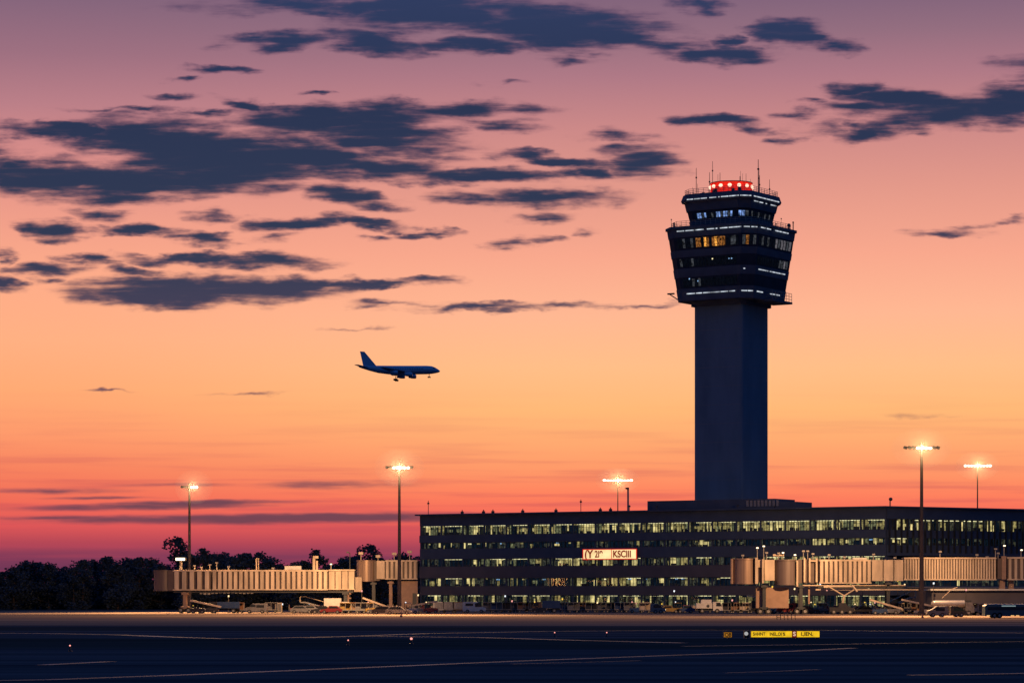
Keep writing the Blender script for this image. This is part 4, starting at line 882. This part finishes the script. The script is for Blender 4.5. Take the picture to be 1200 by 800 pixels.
# --- left of the terminal
belt(243, 556, 'belt loader with curved cream rails, leftmost vehicle under the left jet bridge', 'black', True, 12, 6.0)
tractor(232, 552, 'small dark tractor just right of the left bridge wheels', 'black', canopy=False)
boxtruck(262, 560, 'long dark covered truck right of the curved-rail belt loader', 'black', 'blue', True, 6.4, 2.2)
cart(281, 561, 'empty low orange cart behind the grey van', 'orange', L_=1.8)
van(300, 556, 'grey van with pale rear, alone under the left jet bridge', 'grey', True, 4.4, 1.9)
cart(318, 566, 'low grey cart right of the grey van', 'grey', L_=2.6)
o = V('equipment_cabinet', 326.5, 566, 'pale upright equipment cabinet right of the grey van', 'cabinet', None)
b = MB(); b.box((0, 0, 1.05), (1.3, .9, 1.9)); b.build('shell', CREAM, o); b = MB(); b.box((-.3, -.47, 1.05), (.55, .04, 1.7)); b.box((.3, -.47, 1.05), (.55, .04, 1.7)); b.build('door', GREYP, o)
car(354, 553, 'grey estate car, leftmost of the cars parked below the bridge wheels', 'grey', False, 4.6)
car(366, 560, 'silver car half hidden behind the grey estate car', 'silver', False, 4.4)
stairs(372, 567, 'small mobile stairs behind the parked cars left of the white truck', 'grey', False, 2.2)
car(376, 549, 'black hatchback between the grey estate car and the white truck', 'black', True, 3.9)
car(388, 547, 'dark red saloon parked in front of the white box truck', 'red', True, 4.2)
boxtruck(396, 562, 'white box truck behind the dark red saloon', 'white', 'white', False, 5.4, 2.9)
for i, (px, D_, col, lb) in enumerate([(405, 559, 'yellow', 'yellow curtained baggage cart right of the white box truck'), (414, 564, 'orange', 'orange baggage cart between the yellow cart and the short bridge'), (423, 557, 'grey', 'grey baggage cart left of the dark pickup load'), (431, 563, 'cream', 'cream baggage cart under the short jet bridge drum')]): cart(px, D_, lb, col, L_=2.3)
tractor(437, 556, 'yellow baggage tractor at the end of the cart row left of the mast', 'yellow')
belt(446, 549, 'belt loader with raised pale rail left of the mast foot', 'grey', True, 20, 6.5)
car(452, 524, 'dark long estate car in front of the mast foot', 'black', False, 5.0)
car(467, 522, 'dark grey saloon, nose hidden, right of the dark estate car at the mast foot', 'grey', False, 4.8)
tractor(481, 540, 'pale baggage tractor between the mast and the terminal', 'cream')
belt(494, 552, 'belt loader in front of the terminal left corner', 'grey', False, 10, 5.5)
tractor(505, 549, 'red and dark baggage tractor at the terminal left corner', 'red')
dolly(515, 563, 'dolly under the white cargo container', 'white cargo container, leftmost of three at the terminal left end', 'white')
dolly(526, 563, 'dolly under the silver cargo container', 'silver cargo container, middle of three at the terminal left end', 'silver')
dolly(538, 563, 'dolly under the orange cargo container', 'orange cargo container, rightmost of three at the terminal left end', 'orange')
van(556, 560, 'white van with red flank boards in front of the terminal', 'white', False, 4.6, 2.2)
# --- along the terminal
row = [(572,'grey'),(582,'blue'),(592,'black'),(602,'grey'),(613,'orange'),(622,'black'),(662,'blue'),(672,'grey'),(683,'orange'),(693,'black'),(704,'grey'),(716,'black'),(727,'blue'),(738,'grey')]
names = {'grey': 'grey', 'blue': 'dark blue', 'black': 'black', 'orange': 'orange'}; seen = {}
for px, col in row:
    seen[col] = seen.get(col, 0) + 1; q = ['leftmost', 'second from the left', 'third from the left', 'fourth from the left', 'fifth from the left'][seen[col] - 1]
    cart(px, 574 + (px % 3) * 1.5, '%s baggage cart, %s of its colour along the terminal' % (names[col], q), col, L_=2.4)
boxtruck(640, 566, 'dark blue truck with orange cab in the middle of the cart row', 'orange', 'blue', True, 5.6, 2.4)
tractor(632, 560, 'black tractor under a canopy in front of the blue truck', 'black')
tractor(746, 566, 'cream baggage tractor at the right end of the cart row', 'cream')
cart(756, 562, 'cream baggage cart left of the grey head-on van', 'cream', L_=2.4)
headon[0] = True
van(771, 548, 'small grey van facing right on the open apron below the wall sign', 'grey', False, 2.9, 1.9)
headon[0] = False
car(785, 560, 'yellow car behind the grey head-on van', 'yellow', False, 4.0)
tractor(797, 564, 'yellow baggage tractor left of the white fuel truck', 'yellow')
car(803, 560, 'dark blue car tucked against the white truck', 'blue', True, 3.8)
o = boxtruck(831, 556, 'white service truck with raised roof locker, brightest vehicle on the apron', 'white', 'white', False, 5.2, 1.95)
b = MB(); b.box((-.6, 0, 2.3), (2.0, 1.4, .68)); b.build('roof_locker', WHITE, o)
b = MB(); b.tube((-.3, -1.18, 1.4), (-.3, -1.16, 1.4), .3, n=12); b.build('round_emblem', DARK, o)
for px, col, lb in ((853, 'black', 'black cart right of the white service truck'), (863, 'orange', 'orange cart with small lamps below the right drum'), (873, 'cream', 'cream cart below the first drum of the right bridge'), (884, 'grey', 'grey cart left of the open catering truck')): cart(px, 556, lb, col, L_=2.3)
o = boxtruck(897, 545, 'catering truck with pale raised canopy and cream end panel', 'cream', 'black', False, 5.4, 2.4)
b = MB(); b.box((-.8, 0, 3.1), (5.4, 2.4, .22), ry=R(6)); b.box((2.2, 0, 1.75), (1.1, 2.4, 2.6)); b.build('raised_canopy', CREAM, o)
van(921, 538, 'red and white van behind the portable barrier', 'red', True, 3.6, 2.0)
cart(934, 545, 'red-lidded cart between the red van and the dark car', 'red', L_=2.2)
car(946, 540, 'black car right of the red and white van', 'black', False, 4.6)
tractor(956, 546, 'orange baggage tractor right of the black car', 'orange')
cart(964, 548, 'cream cart left of the folded-arm lift truck', 'cream', L_=2.2)
# folded-arm lift truck
o = V('lift_truck', 986, 528, 'dark lift truck with a big folded cream arm in front of the right bridge', 'lift truck', None)
b = MB(); b.side([(-2.3, .45), (-2.3, 1.3), (-.6, 1.3), (-.5, 2.1), (.7, 2.1), (1.1, 1.3), (2.3, 1.2), (2.3, .45)], -1.0, 1.0); b.build('body', BLACKP, o)
wheels(o, (-1.5, 0, 1.5), .9, .45, .3)
b = MB(); b.tube((.5, 0, 3.4), (-2.7, 0, 5.3), .14, n=6); b.tube((.5, 0, 3.4), (2.3, 0, 4.5), .14, n=6); b.tube((-2.9, 0, 5.1), (2.2, 0, 5.1), .15, n=6); b.tube((1.9, 0, 5.4), (2.9, 0, 4.2), .2, n=6); b.tube((.2, 0, 2.0), (.5, 0, 3.4), .2, n=6); b.build('boom', CREAM, o)
b = MB(); b.box((-2.9, 0, 5.1), (.8, .9, .35)); b.build('basket', CREAM, o)
lights(o, 2.3, .8, .8, -2.3)
car(1010, 536, 'black car between the lift truck and the white tug', 'black', True, 4.4)
tractor(1019, 540, 'white baggage tractor right of the lift truck', 'white')
belt(1040, 525, 'grey belt loader left of the tallest mast', 'grey', True, 16, 6.0)
tractor(1031, 521, 'dark blue tractor in front of the grey belt loader', 'blue')
for px, col, lb in ((1046, 'orange', 'orange cart behind the grey belt loader'), (1056, 'cream', 'cream cart at the foot of the tallest mast'), (1066, 'grey', 'grey cart between the cream cart and the tallest mast'), (1074, 'orange', 'orange cart touching the tallest mast foot')): cart(px, 535, lb, col, L_=2.3)
stairs(1052, 542, 'mobile stairs behind the carts left of the tallest mast', 'grey', True, 3.2)
belt(1086, 512, 'long belt loader behind the grey van right of the tallest mast', 'cream', True, 12, 8.5)
van(1098, 470, 'grey van, left of the two parked right of the tallest mast', 'grey', True, 3.4, 1.8)
van(1123, 472, 'dark boxy van, right of the two parked right of the tallest mast', 'black', False, 2.7, 1.8)
o = V('fuel_tanker', 1114, 500, 'pale rounded tanker behind the two vans', 'tanker', None)
b = MB(); b.tube((-2.8, 0, 2.0), (2.4, 0, 2.0), .68, n=16); b.sphere((-2.8, 0, 2.0), .67); b.build('tank', SILV, o)
b = MB(); b.side([(2.5, .5), (2.5, 2.3), (3.6, 2.3), (4.0, 1.4), (4.0, .5)], -1, 1); b.build('cab', GREYP, o)
b = MB(); b.box((.2, 0, 1.0), (7, 1.2, .35)); b.build('chassis', DARK, o); wheels(o, (-2.2, -1.0, 3.0), .9, .45, .3)
b = MB(); b.tube((-1.5, 0, 3.0), (.2, 0, 4.6), .07, n=5); b.tube((.2, 0, 4.6), (1.2, 0, 4.9), .07, n=5); b.build('hose_arm', CREAM, o)
for px, col, lb in ((1138, 'orange', 'orange cart between the dark van and the teal bus'), (1146, 'grey', 'grey cart beside the teal bus')): cart(px, 505, lb, col, L_=2.2)
tractor(1135, 515, 'grey baggage tractor behind the orange cart by the bus', 'grey')
# apron bus
o = V('apron_bus', 1152 + 52, 452, 'long dark teal apron bus cut by the right edge of the picture', 'bus', None)
b = MB(); b.side([(-6.9, .3), (-6.9, 1.9), (-6.6, 2.1), (6.8, 2.1), (6.9, 1.9), (6.9, .3)], -1.4, 1.4); b.build('body', TEAL, o)
b = MB(); b.box((0, 0, 2.16), (13.3, 2.5, .12)); b.build('roof', WHITE, o)
b = MB(); b.box((0, 0, 1.5), (13.0, 2.84, .5)); b.build('window', CARG, o)
b = MB(); b.box((-3.2, -1.43, 1.9), (2.2, .04, .16)); b.build('destination_panel', emis('pale_panel', (.6, .8, .85), .35), o)
wheels(o, (-5.4, -4.6, 4.8), 1.25, .42, .3)
for x in (-6.4, -2.6, -1.8, .4): b = MB(); b.box((x, -1.43, .38), (.5, .05, .14)); b.build('side_light', emis('side_amber', (1, .55, .2), .9), o)
# barrier in front of the red van
o = V('portable_barrier', 921, 424, 'low dark barrier of six posts standing on the bright apron before the red van', 'barrier', None)
for k in range(6):
    b = MB(); b.box((-1.35 + k * .54, 0, .55), (.1, .1, 1.1)); b.box((-1.35 + k * .54, 0, .05), (.14, .5, .08)); b.build('post', BLACKP, o)
b = MB(); b.box((0, 0, 1.04), (2.8, .08, .1)); b.box((-1.1, 0, .35), (.5, .07, .08)); b.build('rail', BLACKP, o)
# open carts with loads, in back rows; small work lamps on stands
def loadcart(px, D, label, col, seed):
    o = V('open_cart', px, D, label, 'baggage cart', 'open carts with loads', seed % 2 == 0); r = random.Random(seed)
    b = MB(); b.box((0, 0, .48), (2.7, 1.4, .14)); b.tube((1.3, 0, .45), (2.0, 0, .35), .05, n=6); b.build('bed', DARK, o)
    b = MB(); b.box((-1.3, 0, 1.1), (.07, 1.35, 1.15)); b.box((-1.22, 0, .95), (.07, 1.3, .1)); b.box((-1.22, 0, 1.4), (.07, 1.3, .1)); b.build('end_rail', STEEL, o)
    b = MB(); poly = [(-1.1, .56)]; x = -1.1
    while x < 1.1:
        hh_ = r.uniform(.85, 1.65); poly += [(x, hh_), (min(1.15, x + r.uniform(.3, .6)), hh_ - r.uniform(0, .1))]; x = poly[-1][0] + .02
    poly.append((1.2, .56)); b.side(poly, -.6, .6); b.build('load', VMATS[col], o); wheels(o, (-.85, .85), .55, .24, .16)
    if seed % 3 == 0:
        b = MB(); b.sphere((-1.3, -.3, 1.78), .13, n=8); b.build('glint_sphere', E_MK[seed % len(E_MK)], o)  # emissive sphere added to some carts as a glint
    return o
cols_ = ['grey', 'orange', 'cream', 'black', 'yellow', 'red', 'silver', 'blue']; cn_ = {'cream': 'cream', 'grey': 'grey', 'orange': 'orange', 'black': 'black', 'yellow': 'yellow', 'red': 'dark red', 'silver': 'silver', 'blue': 'dark blue'}
zones = [(341, 470, 11, (566, 572), 'behind cars under the left bridges'), (478, 560, 6, (566, 572), 'behind the three containers'), (565, 742, 13, (579, 582), 'behind the terminal cart row'),
         (750, 880, 9, (566, 569), 'behind the white service truck'), (905, 1075, 16, (541, 552), 'behind the lift truck'), (1090, 1150, 6, (516, 522), 'behind the rounded tanker')]
sd = 0
for (xa_, xb_, n_, (d0, d1), where) in zones:
    cnt = {}; rr_ = random.Random(n_)
    for k in range(n_):
        sd += 1; c_ = cols_[(sd * 5 + sd // 3) % 8]; cnt[c_] = cnt.get(c_, 0) + 1
        q = ['first', 'second', 'third', 'fourth', 'fifth', 'sixth'][cnt[c_] - 1]
        loadcart(xa_ + (xb_ - xa_) * (k + rr_.uniform(.3, .7)) / n_, rr_.uniform(d0, d1), '%s load on open cart, %s such from left, %s' % (cn_[c_], q, where), c_, sd)
for i, (px, D_, hh, lb) in enumerate([(268, 570, 3.2, 'right of the long covered truck'), (331, 570, 1.6, 'beside the pale cabinet'), (424, 566, 4.2, 'under the short bridge drum'), (433, 560, 2.4, 'left of the mast at the yellow tractor'), (490, 556, 3.4, 'at the terminal left corner'), (592, 572, 3.2, 'left of the blue truck'), (600, 573, 2.2, 'low, left of the blue truck'),
        (659, 572, 2.6, 'right of the blue truck'), (700, 572, 1.9, 'below the wall sign'), (790, 566, 4.2, 'above the yellow car'), (858, 560, 2.4, 'at the black and orange carts'), (905, 552, 5.0, 'beside the catering truck'), (931, 548, 4.6, 'under the dark drum'), (961, 548, 5.4, 'left of the lift truck'), (969, 546, 4.4, 'touching the lift truck'),
        (1011, 544, 6.0, 'right of the folded arm'), (1018, 545, 4.8, 'above the white tug'), (1037, 544, 6.6, 'above the grey belt loader'), (1043, 545, 5.6, 'lower, above the grey belt loader'), (1052, 546, 6.2, 'above the mobile stairs'), (1060, 545, 5.4, 'left of the tallest mast'), (1094, 525, 5.6, 'right of the tallest mast'), (1132, 522, 4.4, 'right of the tanker hose')]):
    o = V('work_lamp', px, D_, 'small lamp on a thin stand ' + lb, 'work lamp', 'work lamps on stands')
    b = MB(); b.tube((0, 0, 0), (0, 0, hh), .06, n=6); b.box((0, 0, .05), (.6, .6, .08)); b.build('stand', POLE, o)
    b = MB(); b.box((0, -.05, hh + .1), (.34, .2, .36), ry=.2); hd = b.build('head', DARK, o)
    b = MB(); b.box((0, -.18, hh + .1), (.26, .06, .34), ry=.2); b.build('lens', E_MK[(i * 3) % 4], hd)
# cones
for i, (px, D_, lb) in enumerate(((1081, 452, 'red cone on the apron left of the grey van'), (470, 470, 'small cone on the bright apron in front of the mast foot'))):
    o = V('traffic_cone', px, D_, lb, 'cone', 'cones on the apron'); b = MB(); b.tube((0, 0, .05), (0, 0, .75), .22, .04, n=10); b.build('cone', RED, o); b = MB(); b.box((0, 0, .03), (.5, .5, .05)); b.build('base', BLACKP, o)

# ---------------------------------------------------------------- taxiway signs and edge lights
SD = 249.0
SY = emis('sign_yellow', (1, .60, .02), .85, .15, 2)
BLK = mat('sign_black', (.01, .01, .01), .6)
sg = thing('taxiway_sign', (wx(880, SD), SD, 0), 'long lit yellow taxiway sign with black characters and a red tile', 'sign')
w_ = wx(960.5, SD) - wx(880, SD); zl, zh = wz(747.5, SD) + .08, wz(738.6, SD)
b = MB(); b.box((w_/2, .1, (zl+zh)/2), (w_ + .06, .2, zh - zl + .06)); b.build('sign_box', BLK, sg)
t1, t2 = w_ * .60, w_ * .665
b = MB(); b.box((t1/2, -.03, (zl+zh)/2), (t1 - .04, .05, zh - zl - .06)); b.build('yellow_panel', SY, sg)
b = MB(); b.box(((t2 + w_)/2, -.03, (zl+zh)/2), (w_ - t2 - .04, .05, zh - zl - .06)); b.build('yellow_panel', SY, sg)
b = MB(); b.box(((t1+t2)/2, -.03, (zl+zh)/2), (t2 - t1 - .04, .05, zh - zl - .04)); b.build('red_panel', emis('sign_tile_red', (.35, .03, .01), .5), sg)
text('lettering', 'SHHNT', .40, BLK, sg, (.16, -.07, zl + .17), (R(90), 0, 0), .82)
text('lettering', 'INEL.OI %', .40, BLK, sg, (t1 * .45, -.07, zl + .16), (R(90), 0, 0), .80)
text('lettering', 'S', .52, emis('sign_letter_pale', (1, .7, .5), .8), sg, (t1 + .07, -.07, zl + .14), (R(90), 0, 0), 1)
text('lettering', 'I.,IEN.', .44, BLK, sg, (t2 + .35, -.07, zl + .16), (R(90), 0, 0), 1.0)
b = MB(); [b.box((x, .1, zl/2), (.1, .1, zl)) for x in (.3, w_*.33, w_*.66, w_-.3)]; b.build('leg', DARK, sg)
s2 = thing('taxiway_sign', (wx(848.5, SD), SD, 0), 'small black taxiway sign with amber characters left of the long yellow one', 'sign')
w2 = wx(857.5, SD) - wx(848.5, SD); b = MB(); b.box((w2/2, .1, (zl+zh)/2 - .05), (w2 + .1, .16, zh - zl - .05)); b.build('sign_box', BLK, s2)
b = MB(); b.box((w2/2, -.01, (zl+zh)/2 - .05), (w2, .04, zh - zl - .16)); b.build('amber_panel', emis('amber_panel', (.75, .30, .03), .45, .3, 3), s2)
text('lettering', 'OB', .46, BLK, s2, (.05, -.05, zl + .07), (R(90), 0, 0), .9)
b = MB(); b.box((w2/2, .1, zl/2), (.1, .1, zl)); b.build('leg', DARK, s2)
s3 = thing('round_marker', (wx(875, SD), SD, 0), 'dark marker with a pale round lamp at the left end of the yellow sign', 'marker')
b = MB(); b.box((0, .1, (zl+zh)/2 - .02), (.46, .2, zh - zl + .02)); b.build('housing', BLK, s3)
b = MB(); b.tube((-.04, -.04, (zl+zh)/2 + .05), (-.04, .0, (zl+zh)/2 + .05), .17, n=14); b.build('lens', emis('pale_lens', (.8, .8, .8), .5), s3)
b = MB(); b.box((0, .1, zl/2), (.1, .1, zl)); b.build('leg', DARK, s3)
for px, py, lb in ((82, 763, 'red-white edge light, leftmost, on the dark taxiway'), (408, 756, 'double edge light left of the brightest one'), (482, 754, 'brightest pinkish edge light on the dark grass'), (650, 746, 'small edge light, left of the far pair below the terminal'), (711, 746, 'small edge light, right of the far pair below the terminal')):
    D_ = CAMZ * F / (py - HY); o = V('edge_light', px, D_, lb, 'edge light', 'taxiway edge lights')
    b = MB(); b.tube((0, 0, 0), (0, 0, .32), .06, n=8); b.tube((0, 0, 0), (0, 0, .04), .16, n=10); b.build('stem', DARK, o)
    b = MB(); b.sphere((0, 0, .40), .055 if px != 482 else .10, n=10); b.build('lamp', emis('edge_glow', (1, .35, .30), 1.6), o)
